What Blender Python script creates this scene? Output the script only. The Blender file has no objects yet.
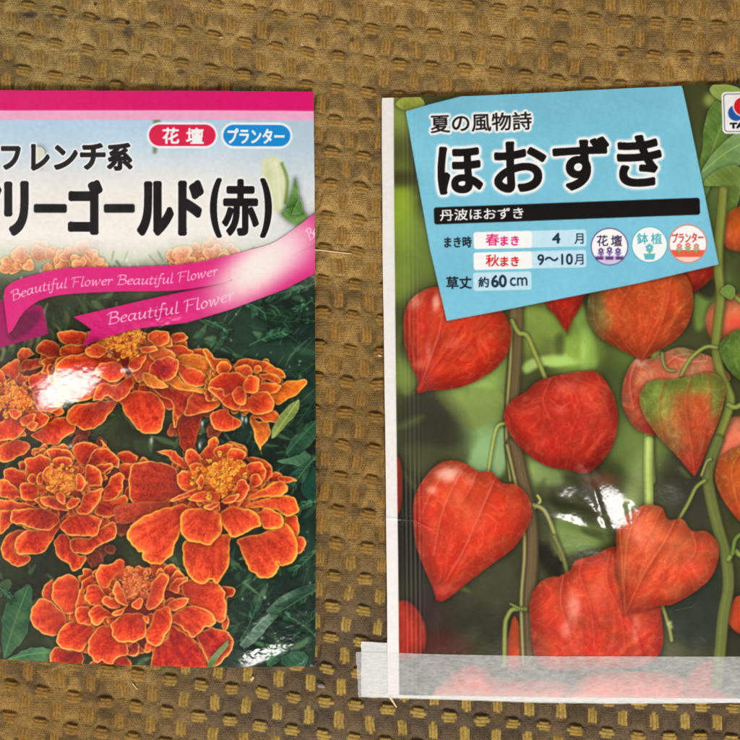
import bpy, math, random
import numpy as np

# ------------------------------------------------------------------ camera, world, light, exposure
PX = 0.000277                                   # metres per photograph pixel (packets are about 16 cm tall)
def W(x, y, z=0.0):                             # photo-plane pixels -> metres (z also in pixels)
    return ((x - 370) * PX, (370 - y) * PX, z * PX)

sc = bpy.context.scene
FRAME = 740 * PX
CAM_H = 0.36
cd = bpy.data.cameras.new('camera'); cam = bpy.data.objects.new('camera', cd)
sc.collection.objects.link(cam); sc.camera = cam
cam.location = (0, 0, CAM_H + 4 * PX); cam.rotation_euler = (0, 0, 0)
cd.sensor_width = 36; cd.lens = 36 * CAM_H / FRAME; cd.clip_start = 0.01; cd.clip_end = 20

w = bpy.data.worlds.new('World'); sc.world = w; w.use_nodes = True
bg = w.node_tree.nodes['Background']; bg.inputs['Color'].default_value = (1.0, 0.965, 0.91, 1); bg.inputs['Strength'].default_value = 1.0
_nt = w.node_tree; _tc = _nt.nodes.new('ShaderNodeTexCoord'); _dp = _nt.nodes.new('ShaderNodeVectorMath'); _dp.operation = 'DOT_PRODUCT'; _dp.inputs[1].default_value = (-.86, -.18, .47)
_mr = _nt.nodes.new('ShaderNodeMapRange'); _mr.interpolation_type = 'SMOOTHSTEP'; _mr.inputs['From Min'].default_value = .45; _mr.inputs['From Max'].default_value = 1.0; _mr.inputs['To Min'].default_value = .17; _mr.inputs['To Max'].default_value = 1.25
_nt.links.new(_tc.outputs['Generated'], _dp.inputs[0]); _nt.links.new(_dp.outputs['Value'], _mr.inputs['Value']); _nt.links.new(_mr.outputs['Result'], bg.inputs['Strength'])

LPOS = np.array([0.16, -0.70, 0.76])           # window below the bottom edge of the picture
ld = bpy.data.lights.new('window_light', 'AREA'); ld.shape = 'RECTANGLE'; ld.size = 0.34; ld.size_y = 0.30
ld.energy = 11.2; ld.color = (1.0, 0.965, 0.925)
lo = bpy.data.objects.new('window_light', ld); sc.collection.objects.link(lo)
lo.location = LPOS
from mathutils import Vector
lo.rotation_euler = Vector(-LPOS).to_track_quat('-Z', 'Y').to_euler()

sc.view_settings.view_transform = 'Standard'; sc.view_settings.look = 'None'
sc.view_settings.exposure = 0.0; sc.view_settings.gamma = 1.0
sc.cycles.transparent_max_bounces = 12

# ------------------------------------------------------------------ noise and colour helpers
_rs = np.random.RandomState(7)
_tab = _rs.rand(16, 256, 256).astype(np.float32)
def vnoise(x, y, s, seed=0):
    x = np.asarray(x, np.float32) / s + 57.3 * seed; y = np.asarray(y, np.float32) / s + 31.7 * seed
    xi = np.floor(x).astype(np.int32); yi = np.floor(y).astype(np.int32)
    fx = x - xi; fy = y - yi
    fx = fx * fx * (3 - 2 * fx); fy = fy * fy * (3 - 2 * fy)
    t = _tab[seed % 16]
    a = t[yi & 255, xi & 255]; b = t[yi & 255, (xi + 1) & 255]
    c = t[(yi + 1) & 255, xi & 255]; d = t[(yi + 1) & 255, (xi + 1) & 255]
    return (a + (b - a) * fx) * (1 - fy) + (c + (d - c) * fx) * fy      # 0..1
def fbm(x, y, s, seed=0, o=3):
    r = 0; a = 1; n = 0
    for k in range(o):
        r = r + a * vnoise(x, y, s / 2 ** k, seed + k); n += a; a *= .55
    return r / n
def sm(a, b, x):
    t = np.clip((x - a) / (b - a), 0, 1); return t * t * (3 - 2 * t)
def lin(c):
    c = np.clip(np.asarray(c, np.float32), 0, 1)
    return np.where(c <= .04045, c / 12.92, ((c + .055) / 1.055) ** 2.4)
def ink(c255):                                  # printed colour as seen -> albedo of the ink
    return np.clip(lin(np.asarray(c255, np.float32) / 255) * 1.04 - 0.004, 0.003, 0.9)

# ------------------------------------------------------------------ print canvas (the artwork printed on both packets)
S = 2
X0, Y0, X1, Y1 = -60, 70, 780, 720
NX, NY = (X1 - X0) * S, (Y1 - Y0) * S
IMG = np.zeros((NY, NX, 3), np.float32); ID = np.zeros((NY, NX), np.int16)
GX, GY = np.meshgrid(X0 + (np.arange(NX) + .5) / S, Y0 + (np.arange(NY) + .5) / S)
GX = GX.astype(np.float32); GY = GY.astype(np.float32)
PARTS = [None]
def part(packet, name, parent=None, label=None):
    PARTS.append((packet, name, parent, label)); return len(PARTS) - 1

TILES = dict(A=(0, 330, 740 / 170), B=(150, 330, 740 / 180), C=(0, 430, 740 / 170), D=(120, 430, 740 / 210),
             E=(0, 540, 740 / 170), F=(150, 540, 740 / 180), G=(0, 60, 740 / 330), H=(0, 200, 740 / 330),
             R1=(375, 80, 740 / 365), R2=(375, 280, 684 / 185), R3=(555, 280, 684 / 185), R4=(375, 440, 684 / 185),
             R5=(555, 440, 684 / 185), R6=(340, 580, 740 / 400), P=(0, 0, 1))
def T(t, pts):
    ox, oy, s = TILES[t]; return [(ox + x / s, oy + y / s) for x, y in pts]
def spline(pts, closed=True, n=5):
    p = np.array(pts, np.float32); m = len(p); out = []
    for i in range(m if closed else m - 1):
        if closed: a, b, c, d = p[i - 1], p[i], p[(i + 1) % m], p[(i + 2) % m]
        else: a, b, c, d = p[max(i - 1, 0)], p[i], p[i + 1], p[min(i + 2, m - 1)]
        for k in range(n):
            t = k / n
            out.append(.5 * (2 * b + (c - a) * t + (2 * a - 5 * b + 4 * c - d) * t * t + (3 * b - a - 3 * c + d) * t ** 3))
    if not closed: out.append(p[-1])
    return np.array(out, np.float32)
def box(p, pad):
    lo_, hi = p.min(0) - pad, p.max(0) + pad
    i0 = max(0, int((lo_[0] - X0) * S)); i1 = min(NX, int((hi[0] - X0) * S) + 2)
    j0 = max(0, int((lo_[1] - Y0) * S)); j1 = min(NY, int((hi[1] - Y0) * S) + 2)
    if i1 <= i0 or j1 <= j0: return None
    return slice(j0, j1), slice(i0, i1)
def sdist(p, sl, closed=True):                  # signed distance (positive inside) in photo pixels; open: distance and arc fraction
    x, y = GX[sl], GY[sl]; best = np.full(x.shape, 1e9, np.float32); ins = np.zeros(x.shape, bool); frac = np.zeros(x.shape, np.float32)
    m = len(p); N = m if closed else m - 1
    for i in range(N):
        ax, ay = p[i]; bx, by = p[(i + 1) % m]; dx, dy = bx - ax, by - ay; L = dx * dx + dy * dy + 1e-9
        t = np.clip(((x - ax) * dx + (y - ay) * dy) / L, 0, 1)
        d = (x - ax - t * dx) ** 2 + (y - ay - t * dy) ** 2
        if closed:
            best = np.minimum(best, d)
            if dy != 0: ins ^= ((ay > y) != (by > y)) & (x < dx * (y - ay) / dy + ax)
        else:
            k = d < best; best = np.where(k, d, best); frac = np.where(k, (i + t) / N, frac)
    d = np.sqrt(best)
    return np.where(ins, d, -d) if closed else (d, frac)
def blend(sl, m, col, pid=None):
    col = np.asarray(col, np.float32)
    IMG[sl] += (col - IMG[sl]) * m[..., None]
    if pid is not None: ID[sl][m > .5] = pid
def aa(d, soft=.45): return np.clip(.5 + d / (2 * soft), 0, 1)
def poly(pts, col, pid=None, curved=False, soft=.45, alpha=1.0, shadow=0):
    p = spline(pts) if curved else np.array(pts, np.float32)
    sl = box(p, 2 + soft + shadow * 3)
    if sl is None: return
    d = sdist(p, sl)
    if shadow: IMG[sl] *= (1 - .45 * np.exp(-np.clip(-d, 0, 99) / shadow) * (d < 0))[..., None]
    blend(sl, aa(d, soft) * alpha, col, pid)
def stroke(pts, wd, col, pid=None, curved=True, soft=.45, taper=None, alpha=1.0, shade=0):
    p = spline(pts, False) if curved else np.array(pts, np.float32)
    sl = box(p, wd + soft + 1)
    if sl is None: return
    d, f = sdist(p, sl, False)
    ww = wd if taper is None else wd * np.interp(f, np.linspace(0, 1, len(taper)), taper)
    c = np.asarray(col, np.float32) * np.ones(d.shape + (1,), np.float32)
    if shade: c = c * (1 + shade * (.45 - (d / np.maximum(ww, .1)) ** 2))[..., None]
    blend(sl, aa(ww - d, soft) * alpha, c, pid)
def blob(x, y, rx, ry, col, a=1.0, pid=None, pw=2.0):
    sl = box(np.array([(x - 2.2 * rx, y - 2.2 * ry), (x + 2.2 * rx, y + 2.2 * ry)], np.float32), 0)
    if sl is None: return
    q = ((GX[sl] - x) / rx) ** 2 + ((GY[sl] - y) / ry) ** 2
    blend(sl, (a * np.exp(-q ** (pw / 2))).astype(np.float32), col, pid)
def rbox(cx, cy, wd, ht, r, ang, col, pid=None, soft=.45):
    p = np.array([(cx - wd / 2, cy - ht / 2), (cx + wd / 2, cy + ht / 2), (cx + wd / 2, cy - ht / 2), (cx - wd / 2, cy + ht / 2)], np.float32)
    sl = box(p, 3 + abs(ang) * wd)
    if sl is None: return
    c, s = math.cos(ang), math.sin(ang); x, y = GX[sl] - cx, GY[sl] - cy
    u = np.abs(c * x + s * y) - (wd / 2 - r); v = np.abs(-s * x + c * y) - (ht / 2 - r)
    d = r - (np.sqrt(np.maximum(u, 0) ** 2 + np.maximum(v, 0) ** 2) + np.minimum(np.maximum(u, v), 0))
    blend(sl, aa(d, soft), col, pid)

# lettering: glyph outlines -> coverage on the canvas
_gc = {}
def glyph_tris(s):
    if s not in _gc:
        cu = bpy.data.curves.new('t', 'FONT'); cu.body = s; o = bpy.data.objects.new('t', cu)
        me = o.to_mesh(); me.calc_loop_triangles()
        v = np.array([q.co[:2] for q in me.vertices], np.float32)
        t = np.array([q.vertices[:] for q in me.loop_triangles], np.int32)
        o.to_mesh_clear(); bpy.data.objects.remove(o); bpy.data.curves.remove(cu)
        _gc[s] = (v, t)
    return _gc[s]
Q = 3
def text(s, cx, cy, wd, ht, ang=0, col=(20, 18, 18), bold=0.0, pid=None, halo=0, halo_col=(245, 245, 245), halo_soft=1.0, shear=0, halo_pid=None):
    v, t = glyph_tris(s)
    lo_, hi = v.min(0), v.max(0)
    n = (v - (lo_ + hi) / 2) / np.maximum(hi - lo_, 1e-4)
    x = n[:, 0] * (wd - 2 * bold) + n[:, 1] * shear * ht; y = -n[:, 1] * (ht - 2 * bold)
    c, sn = math.cos(ang), math.sin(ang)
    p = np.stack([cx + c * x - sn * y, cy + sn * x + c * y], 1)
    pad = bold + halo + 3 * halo_soft + 2
    sl = box(p, pad)
    if sl is None: return
    j0, i0 = sl[0].start, sl[1].start; hN, wN = (sl[0].stop - j0) * Q, (sl[1].stop - i0) * Q
    buf = np.zeros((hN, wN), bool)
    q = (p - np.array([X0 + i0 / S, Y0 + j0 / S])) * S * Q - .5
    for tri in t:
        a, b, d = q[tri]
        mn = np.floor(np.minimum(np.minimum(a, b), d)).astype(int); mx = np.ceil(np.maximum(np.maximum(a, b), d)).astype(int)
        xa, ya = max(mn[0], 0), max(mn[1], 0); xb, yb = min(mx[0], wN - 1) + 1, min(mx[1], hN - 1) + 1
        if xb <= xa or yb <= ya: continue
        xx = np.arange(xa, xb)[None]; yy = np.arange(ya, yb)[:, None]
        e = lambda u, w_: (w_[0] - u[0]) * (yy - u[1]) - (w_[1] - u[1]) * (xx - u[0])
        e0, e1, e2 = e(a, b), e(b, d), e(d, a)
        buf[ya:yb, xa:xb] |= ((e0 >= 0) & (e1 >= 0) & (e2 >= 0)) | ((e0 <= 0) & (e1 <= 0) & (e2 <= 0))
    def dil(b_, r):
        r = r * S * Q
        if r < .8: return b_
        o_ = b_.copy(); k = int(math.ceil(r))
        for dy in range(-k, k + 1):
            hw = r * r - dy * dy
            if hw < 0: continue
            hw = int(math.sqrt(hw)); row = np.zeros_like(b_)
            cs = np.cumsum(np.pad(b_, ((0, 0), (hw + 1, hw))), 1, dtype=np.int32)
            row = (cs[:, 2 * hw + 1:] - cs[:, :-2 * hw - 1]) > 0
            if dy >= 0: o_[dy:] |= row[:row.shape[0] - dy]
            else: o_[:dy] |= row[-dy:]
        return o_
    buf = dil(buf, bold)
    down = lambda b_: b_.reshape(hN // Q, Q, wN // Q, Q).mean((1, 3)).astype(np.float32)
    if halo:
        h = down(dil(buf, halo))
        k = max(1, int(halo_soft * S))
        for _ in range(2):
            h = sum(np.roll(h, i, 0) for i in range(-k, k + 1)) / (2 * k + 1); h = sum(np.roll(h, i, 1) for i in range(-k, k + 1)) / (2 * k + 1)
        blend(sl, np.clip(h * 1.15, 0, 1), halo_col, halo_pid)
    blend(sl, down(buf), col, pid)

rnd = random.Random(11)
# ================================================================== artwork of the marigold packet
mar_photo = part(0, 'printed_photo'); mar_head = part(0, 'header_band', None, 'hot pink band across the top'); mar_pale = part(0, 'header_band', None, 'pale pink stripe under the hot pink band')
mar_title = part(0, 'title_panel'); mar_tlet = part(0, 'title_lettering', mar_title)
Lm = GX < 345                                   # canvas half of this packet
n1 = fbm(GX, GY, 60, 1)[..., None]; n2 = fbm(GX, GY, 16, 3)[..., None]; n3 = fbm(GX, GY, 3.2, 5, 2)[..., None]
right = sm(120, 270, GX)[..., None]
base = (np.array([44, 48, 30]) * (1 - right) + np.array([24, 44, 34]) * right) * (.55 + .9 * n1)
base = base + (n2 - .5) * np.array([26, 34, 22])
IMG[:] = np.clip(base, 8, 255); ID[Lm] = mar_photo
# feathery leaf blades behind the flowers
for k in range(760):
    x = rnd.uniform(-55, 325); y = rnd.uniform(250, 670)
    if x < 190 and rnd.random() < .25: continue
    L = rnd.uniform(8, 30); a = rnd.choice([rnd.uniform(-1.2, -.3), rnd.uniform(-2.8, -1.4), rnd.uniform(0, 1)])
    g = rnd.random() ** 1.7; cb = np.array([26, 50, 36]) * (1 - g) + np.array([92, 128, 88]) * g
    if x < 190: cb = cb * .82 + np.array([14, 8, 0])
    ex, ey = x + L * math.cos(a), y + L * math.sin(a)
    stroke([(x, y), ((x + ex) / 2 + rnd.uniform(-3, 3), (y + ey) / 2 + rnd.uniform(-3, 3)), (ex, ey)], rnd.uniform(1, 4.2), cb, taper=[.25, 1, .7, .05], soft=.7, alpha=rnd.uniform(.45, .95), shade=.25)
for k in range(80):
    x = rnd.uniform(200, 314); y = rnd.uniform(270, 660); L = rnd.uniform(10, 34); a = rnd.uniform(-1.3, -.2)
    stroke([(x, y), (x + L * math.cos(a), y + L * math.sin(a))], .35, (95, 128, 100), curved=False, alpha=rnd.uniform(.25, .7), soft=.5)
for k in range(90):
    x = rnd.uniform(190, 315); y = rnd.uniform(270, 660); blob(x, y, rnd.uniform(.6, 1.5), rnd.uniform(.6, 1.6), (180, 200, 195), rnd.uniform(.3, .9))
def leaf(pts, c1, c2, pid=None, mid=None, a=1.0, teeth=0):
    pid = pid or part(0 if np.mean([q[0] for q in pts]) < 345 else 1, 'printed_leaf')
    if teeth:
        q = spline(pts, True, 4); cen = q.mean(0); q = np.array([p_ + (p_ - cen) / np.linalg.norm(p_ - cen) * (teeth if i % 3 == 0 else -teeth * .3) for i, p_ in enumerate(q)], np.float32)
    else: q = spline(pts)
    sl = box(q, 4)
    if sl is None: return
    d = sdist(q, sl); x, y = GX[sl], GY[sl]
    IMG[sl] *= (1 - .4 * np.exp(-np.clip(-d, 0, 99) / 2) * (d < 0))[..., None]
    t = np.clip(fbm(x, y, 14, 6) * 1.3 - .15 + .25 * np.sin((x - y) * .9) * .3, 0, 1)[..., None]
    c = np.array(c1) * (1 - t) + np.array(c2) * t
    c = c + np.exp(-(d / .8) ** 2)[..., None] * 22
    blend(sl, aa(d) * a, c, pid)
    if mid:
        stroke(mid, .55, np.array(c2) * 1.2, pid, soft=.5, alpha=.8)
        (ax, ay), (bx, by) = mid[0], mid[-1]
        for k in range(1, 6):
            t_ = k / 6; mx, my = ax + (bx - ax) * t_, ay + (by - ay) * t_
            for sg in (-1, 1):
                stroke([(mx, my), (mx + (bx - ax) * .12 + sg * (by - ay) * .13, my + (by - ay) * .12 - sg * (bx - ax) * .13)], .35, np.array(c2) * 1.1, None, curved=False, alpha=.4)
leaf(T('E', [(15, 515), (8, 400), (20, 300), (70, 230), (130, 195), (140, 260), (130, 340), (110, 420), (60, 480)]), (28, 66, 44), (74, 112, 70), mid=T('E', [(15, 515), (60, 370), (122, 205)]), teeth=1.1)
leaf(T('E', [(30, 522), (70, 500), (120, 475), (180, 470), (248, 488), (210, 520), (190, 545), (80, 540)]), (34, 76, 52), (88, 128, 84), mid=T('E', [(30, 524), (120, 500), (240, 488)]), teeth=1.0)
leaf(T('E', [(0, 190), (40, 170), (50, 200), (15, 240), (-10, 250)]), (40, 62, 36), (70, 96, 58))
leaf(T('F', [(475, 465), (520, 440), (575, 435), (560, 470), (510, 515), (485, 520)]), (24, 60, 42), (60, 104, 70), mid=T('F', [(480, 520), (520, 470), (572, 436)]), teeth=.7)
leaf(T('F', [(540, 490), (600, 458), (645, 475), (635, 520), (560, 522)]), (22, 64, 44), (66, 112, 78), teeth=.8)
leaf(T('F', [(370, 430), (385, 390), (430, 340), (490, 300), (530, 265), (540, 285), (500, 340), (450, 400), (400, 440)]), (40, 66, 52), (120, 148, 128), mid=T('F', [(375, 430), (440, 350), (535, 270)]), teeth=.7)
leaf(T('F', [(480, 290), (560, 220), (680, 180), (680, 215), (580, 250), (520, 300)]), (30, 58, 44), (104, 134, 112), teeth=.8)
leaf(T('B', [(560, 500), (600, 430), (680, 370), (690, 430), (640, 490), (590, 540)]), (18, 48, 34), (56, 98, 66), mid=T('B', [(560, 510), (620, 440), (685, 375)]), teeth=.7)
leaf(T('B', [(600, 520), (640, 500), (665, 540), (650, 560), (590, 555), (520, 540)]), (40, 80, 56), (100, 140, 104), teeth=.9)
leaf(T('B', [(620, 640), (650, 560), (685, 580), (685, 690), (640, 690)]), (14, 50, 40), (40, 84, 64))
def fern(x, y, L, a, c1, c2, wd=1.7):
    pid = part(0 if x < 345 else 1, 'printed_leaf'); n_ = max(4, int(L / 4)); bend = rnd.uniform(-.5, .5)
    px, py, pts = x, y, [(x, y)]
    for k in range(n_):
        a += bend / n_; px += L / n_ * math.cos(a); py += L / n_ * math.sin(a); pts.append((px, py))
        for sg in (-1, 1):
            l_ = L * .34 * math.sin((k + 1.2) / (n_ + 1) * 2.6) * rnd.uniform(.7, 1.15); aa_ = a + sg * rnd.uniform(.5, .85); g = rnd.random()
            cb = np.array(c1) * (1 - g) + np.array(c2) * g
            q = [(px, py), (px + l_ * .55 * math.cos(aa_), py + l_ * .55 * math.sin(aa_)), (px + l_ * math.cos(aa_ - sg * .25), py + l_ * math.sin(aa_ - sg * .25))]
            stroke([(u + .7, v + .8) for u, v in q], wd * 1.2, (10, 18, 14), None, taper=[.3, 1, .7, .05], soft=1.2, alpha=.4)
            stroke(q, wd * rnd.uniform(.5, 1.5), cb * rnd.uniform(.6, 1.25), pid, taper=[.35, 1, .75, .05], soft=.7, shade=.3, alpha=rnd.uniform(.5, 1))
    stroke(pts, .6, np.array(c2) * .9, pid, soft=.4)
for x, y, L, a in ((316, 283, 46, 2.75), (312, 300, 44, 2.5), (318, 322, 50, 3.3), (300, 345, 30, -2.3), (250, 345, 38, -.5), (262, 318, 34, .35), (322, 360, 34, 2.7), (318, 395, 36, 2.2), (318, 455, 40, 2.4), (320, 500, 44, 2.9), (322, 545, 38, 2.3), (316, 590, 44, 2.6), (292, 640, 40, -.9), (318, 640, 36, -2.2), (240, 640, 40, -.95), (-4, 585, 20, .6), (210, 355, 24, -.9), (238, 300, 30, .2), (205, 320, 24, .3)):
    g = rnd.random(); fern(x, y, L, a, np.array([18, 44, 32]) * (1 + .6 * g), np.array([60, 100, 70]) * (.7 + .7 * g), rnd.uniform(1.3, 2.1))
for k in range(46):
    x = rnd.uniform(-30, 80); y = rnd.uniform(300, 352); g = rnd.random(); L = rnd.uniform(8, 24)
    stroke([(x, y + L / 2), (x + rnd.uniform(-3, 3), y), (x + rnd.uniform(-5, 5), y - L / 2)], rnd.uniform(.8, 2.4), np.array([62, 70, 40]) * (1 - g) + np.array([148, 152, 112]) * g, taper=[.6, 1, .1], soft=1.0, alpha=.7)
RED, ORG, RIM = np.array([204, 48, 26.]), np.array([238, 112, 46.]), np.array([255, 208, 100.])
def petal(t, pts, pid, cen=None, red=RED, org=ORG, rim=RIM, rw=.85, ow=4.2, pale=0.0, shadow=2.2):
    p = spline(T(t, pts)); sl = box(p, 6)
    if sl is None: return
    # a little ruffle on the outline
    tang = np.roll(p, -1, 0) - np.roll(p, 1, 0); nrm = np.stack([tang[:, 1], -tang[:, 0]], 1); nrm /= np.linalg.norm(nrm, axis=1)[:, None] + 1e-6
    p = p + nrm * ((vnoise(p[:, 0], p[:, 1], 5.5, 9) - .5) * 2.8 + (vnoise(p[:, 0], p[:, 1], 2.4, 10) - .5) * 1.0)[:, None]
    d = sdist(p, sl); x, y = GX[sl], GY[sl]
    IMG[sl] *= (1 - np.array([.34, .46, .46]) * (np.exp(-np.clip(-d, 0, 99) / (shadow * .8)) * (d < 0))[..., None])
    nn = fbm(x, y, 7, 2); n_f = vnoise(x + .6 * y, y - .5 * x, 1.6, 4)
    rndv = rnd.random()
    if cen is None: s_ = np.full(d.shape, .6, np.float32); rad = x
    else:
        cx, cy = T(t, [cen])[0]
        r = np.hypot(p[:, 0] - cx, p[:, 1] - cy); rr = np.hypot(x - cx, y - cy); s_ = np.clip((rr - r.min()) / (r.max() - r.min() + 1e-3), 0, 1)
        rad = np.arctan2(y - cy, x - cx) * 40
    streak = vnoise(rad, s_ * 3, 1.5, 8)
    tt = np.clip(np.exp(-np.clip(d, 0, 99) / ow) * (.30 + .85 * s_) * (.5 + .9 * nn) + .30 * (nn - .45) + .34 * (streak - .5), 0, 1)[..., None]
    c = red * (1 - tt) + org * tt
    c = c * (.81 + .27 * s_ + .26 * (nn - .5) + .20 * (streak - .5) * (.4 + .6 * s_) + .10 * (rndv - .5))[..., None]
    c = c + (np.array([62, 42, 26]) * ((n_f - .5) * (.4 + .8 * s_))[..., None])
    if pale: c = c * (1 - pale) + np.array([206, 104, 72]) * pale
    rv = np.exp(-(np.clip(d - .35, 0, 99) / (rw * (.7 + .7 * nn))) ** 2) * (.42 + .58 * s_) * (.70 + .6 * vnoise(x, y, 6, 15))
    c = c + (rim - c) * (np.clip(rv, 0, 1) * .95)[..., None]
    blend(sl, aa(d), np.clip(c, 0, 255), pid)
def filler(t, cx, cy, rx, ry, pid, n=46, red=RED, org=ORG, smin=.35, pale=0):
    n = int(n * 1.5)
    items = sorted([(math.sqrt(rnd.uniform(smin * smin, 1)), rnd.uniform(0, 6.283)) for _ in range(n)], reverse=True)
    for r, a in items:
        x, y = cx + rx * r * math.cos(a), cy + ry * r * math.sin(a); L = (38 + 36 * r) * rnd.uniform(.7, 1.15) * (rx / 200) ** .5; wd = L * rnd.uniform(.75, 1.05)
        dx, dy = math.cos(a), math.sin(a) * ry / rx; k = math.hypot(dx, dy); dx /= k; dy /= k; f = .55 + .45 * abs(dx)
        nx_, ny_ = -dy, dx
        q = [(-.6, -.12), (-.2, -.40), (.2, -.52), (.46, -.34), (.42 + rnd.uniform(-.1, .05), 0), (.48, .3), (.22, .52), (-.2, .42), (-.6, .12)]
        petal(t, [(x + dx * u * L * f + nx_ * v * wd, y + dy * u * L * f + ny_ * v * wd * (.7 + .3 * abs(dx))) for u, v in q], pid, (cx, cy), red=red * rnd.uniform(.85, 1.08), org=org * rnd.uniform(.9, 1.06), pale=pale)
def body(pts, col, pid):
    p = np.array(pts, np.float32); poly(p.mean(0) + (p - p.mean(0)) * .80, col, pid, True, soft=3)
def florets(t, cx, cy, rx, ry, pid, n=150, c1=(240, 166, 58), c2=(212, 100, 34)):
    s = TILES[t][2]
    (x0, y0), = T(t, [(cx, cy)]); rx /= s; ry /= s
    blob(x0, y0, rx * .95, ry * .95, (184, 76, 26), .7, pid, 3)
    for k in range(60):
        a = rnd.uniform(0, 6.283); r = rnd.uniform(.2, 1.15); x, y = cx + rx * s * r * math.cos(a), cy + ry * s * r * math.sin(a); L = rnd.uniform(10, 22); b = a + rnd.uniform(-.7, .7); q = []
        for u_, v_ in ((-.5, -.2), (0, -.42), (.42, -.3), (.5, .1), (.2, .42), (-.4, .25)): q.append((x + L * (u_ * math.cos(b) - v_ * math.sin(b)), y + L * .8 * (u_ * math.sin(b) + v_ * math.cos(b))))
        petal(t, q, pid, (cx, cy), red=np.array(c2) * rnd.uniform(.9, 1.1), org=np.array(c1), rim=np.minimum(np.array(c1) * 1.12 + 8, 255), rw=.7, shadow=1)
    for k in range(int(n * 1.25)):
        a = rnd.uniform(0, 6.283); r = math.sqrt(rnd.random()) * (.72 + .3 * math.sin(3 * a + cx)); x = x0 + rx * r * math.cos(a); y = y0 + ry * r * math.sin(a)
        g = rnd.random(); col = np.array(c1) * g + np.array(c2) * (1 - g)
        L = rnd.uniform(1.2, 3.2); b = a + rnd.uniform(-1, 1)
        pts = [(x, y), (x + L * .6 * math.cos(b), y + L * .6 * math.sin(b)), (x + L * math.cos(b + .9), y + L * math.sin(b + .9))]
        stroke([(px + .5, py + .7) for px, py in pts], .8, (120, 38, 12), pid, curved=False, alpha=.7)
        stroke(pts, rnd.uniform(.6, 1.1), np.minimum(col * 1.04, 255), pid, curved=False, soft=.4)
        if rnd.random() < .35: blob(x, y, .7, .7, (252, 206, 100), .8, pid)

bl_ = np.exp(-((GY - 250) / 26) ** 2) * Lm * (.45 + .5 * fbm(GX, GY, 22, 9)); IMG += (np.array([206, 214, 190]) - IMG) * np.clip(bl_ * 1.35, 0, .95)[..., None]
for k in range(70): x, y = rnd.uniform(-50, 315), rnd.uniform(244, 285); blob(x, y, rnd.uniform(.8, 2.2), rnd.uniform(.8, 2.4), (232, 234, 228), rnd.uniform(.3, .85))
for k in range(50):
    x, y = rnd.uniform(-50, 315), rnd.uniform(246, 280); stroke([(x, y), (x + rnd.uniform(-9, 9), y + rnd.uniform(3, 12))], rnd.uniform(.7, 1.8), (rnd.uniform(60, 120), rnd.uniform(90, 130), rnd.uniform(60, 90)), curved=False, taper=[1, .2], alpha=.7, soft=.7)
# faint flowers just under the title panel
fv = part(0, 'printed_marigold', None, 'pale faded blooms under the white title panel')
FADE = dict(red=np.array([224, 132, 96.]), org=np.array([240, 176, 128.]), rim=np.array([250, 206, 128.]), shadow=.8, rw=.9)
for cx_, cy_, rx_ in ((85, 165, 80), (185, 160, 60), (415, 160, 85), (490, 140, 40), (622, 76, 26)):
    for k in range(int(rx_ / 5)):
        a = rnd.uniform(-2.9, -.2); r = rnd.uniform(.25, 1); x = cx_ + rx_ * r * math.cos(a); y = cy_ + 58 * r * math.sin(a); L = rnd.uniform(22, 38); b = math.atan2(y - cy_, x - cx_) + rnd.uniform(-.4, .4); q = []
        for u_, v_ in ((-.55, -.15), (-.2, -.5), (.25, -.6), (.46, -.3), (.38, 0), (.48, .33), (.2, .6), (-.25, .45)): q.append((x + L * (u_ * math.cos(b) - v_ * math.sin(b)), y + L * (u_ * math.sin(b) + v_ * math.cos(b))))
        petal('H', q, fv, (cx_, cy_), **FADE)
blob(140, 290, 18, 9, (120, 110, 76), .5)

# dim blooms deep between the sharp ones
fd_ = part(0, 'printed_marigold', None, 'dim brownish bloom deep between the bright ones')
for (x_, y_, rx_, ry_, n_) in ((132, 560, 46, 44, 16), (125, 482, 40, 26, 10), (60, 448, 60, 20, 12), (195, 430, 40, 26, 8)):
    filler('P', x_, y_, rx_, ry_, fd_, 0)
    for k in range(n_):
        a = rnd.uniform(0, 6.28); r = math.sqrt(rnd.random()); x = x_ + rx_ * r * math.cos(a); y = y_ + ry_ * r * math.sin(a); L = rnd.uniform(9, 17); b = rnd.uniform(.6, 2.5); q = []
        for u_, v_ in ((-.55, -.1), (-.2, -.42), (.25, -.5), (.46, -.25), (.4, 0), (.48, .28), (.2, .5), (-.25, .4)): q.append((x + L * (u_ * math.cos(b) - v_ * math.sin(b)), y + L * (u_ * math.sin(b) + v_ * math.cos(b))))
        g = rnd.uniform(.75, 1.15); petal('P', q, fd_, (x - L * math.cos(b), y - L * math.sin(b)), red=np.array([112, 40, 26.]) * g, org=np.array([140, 62, 36.]) * g, rim=np.array([168, 96, 56.]) * g)
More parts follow.
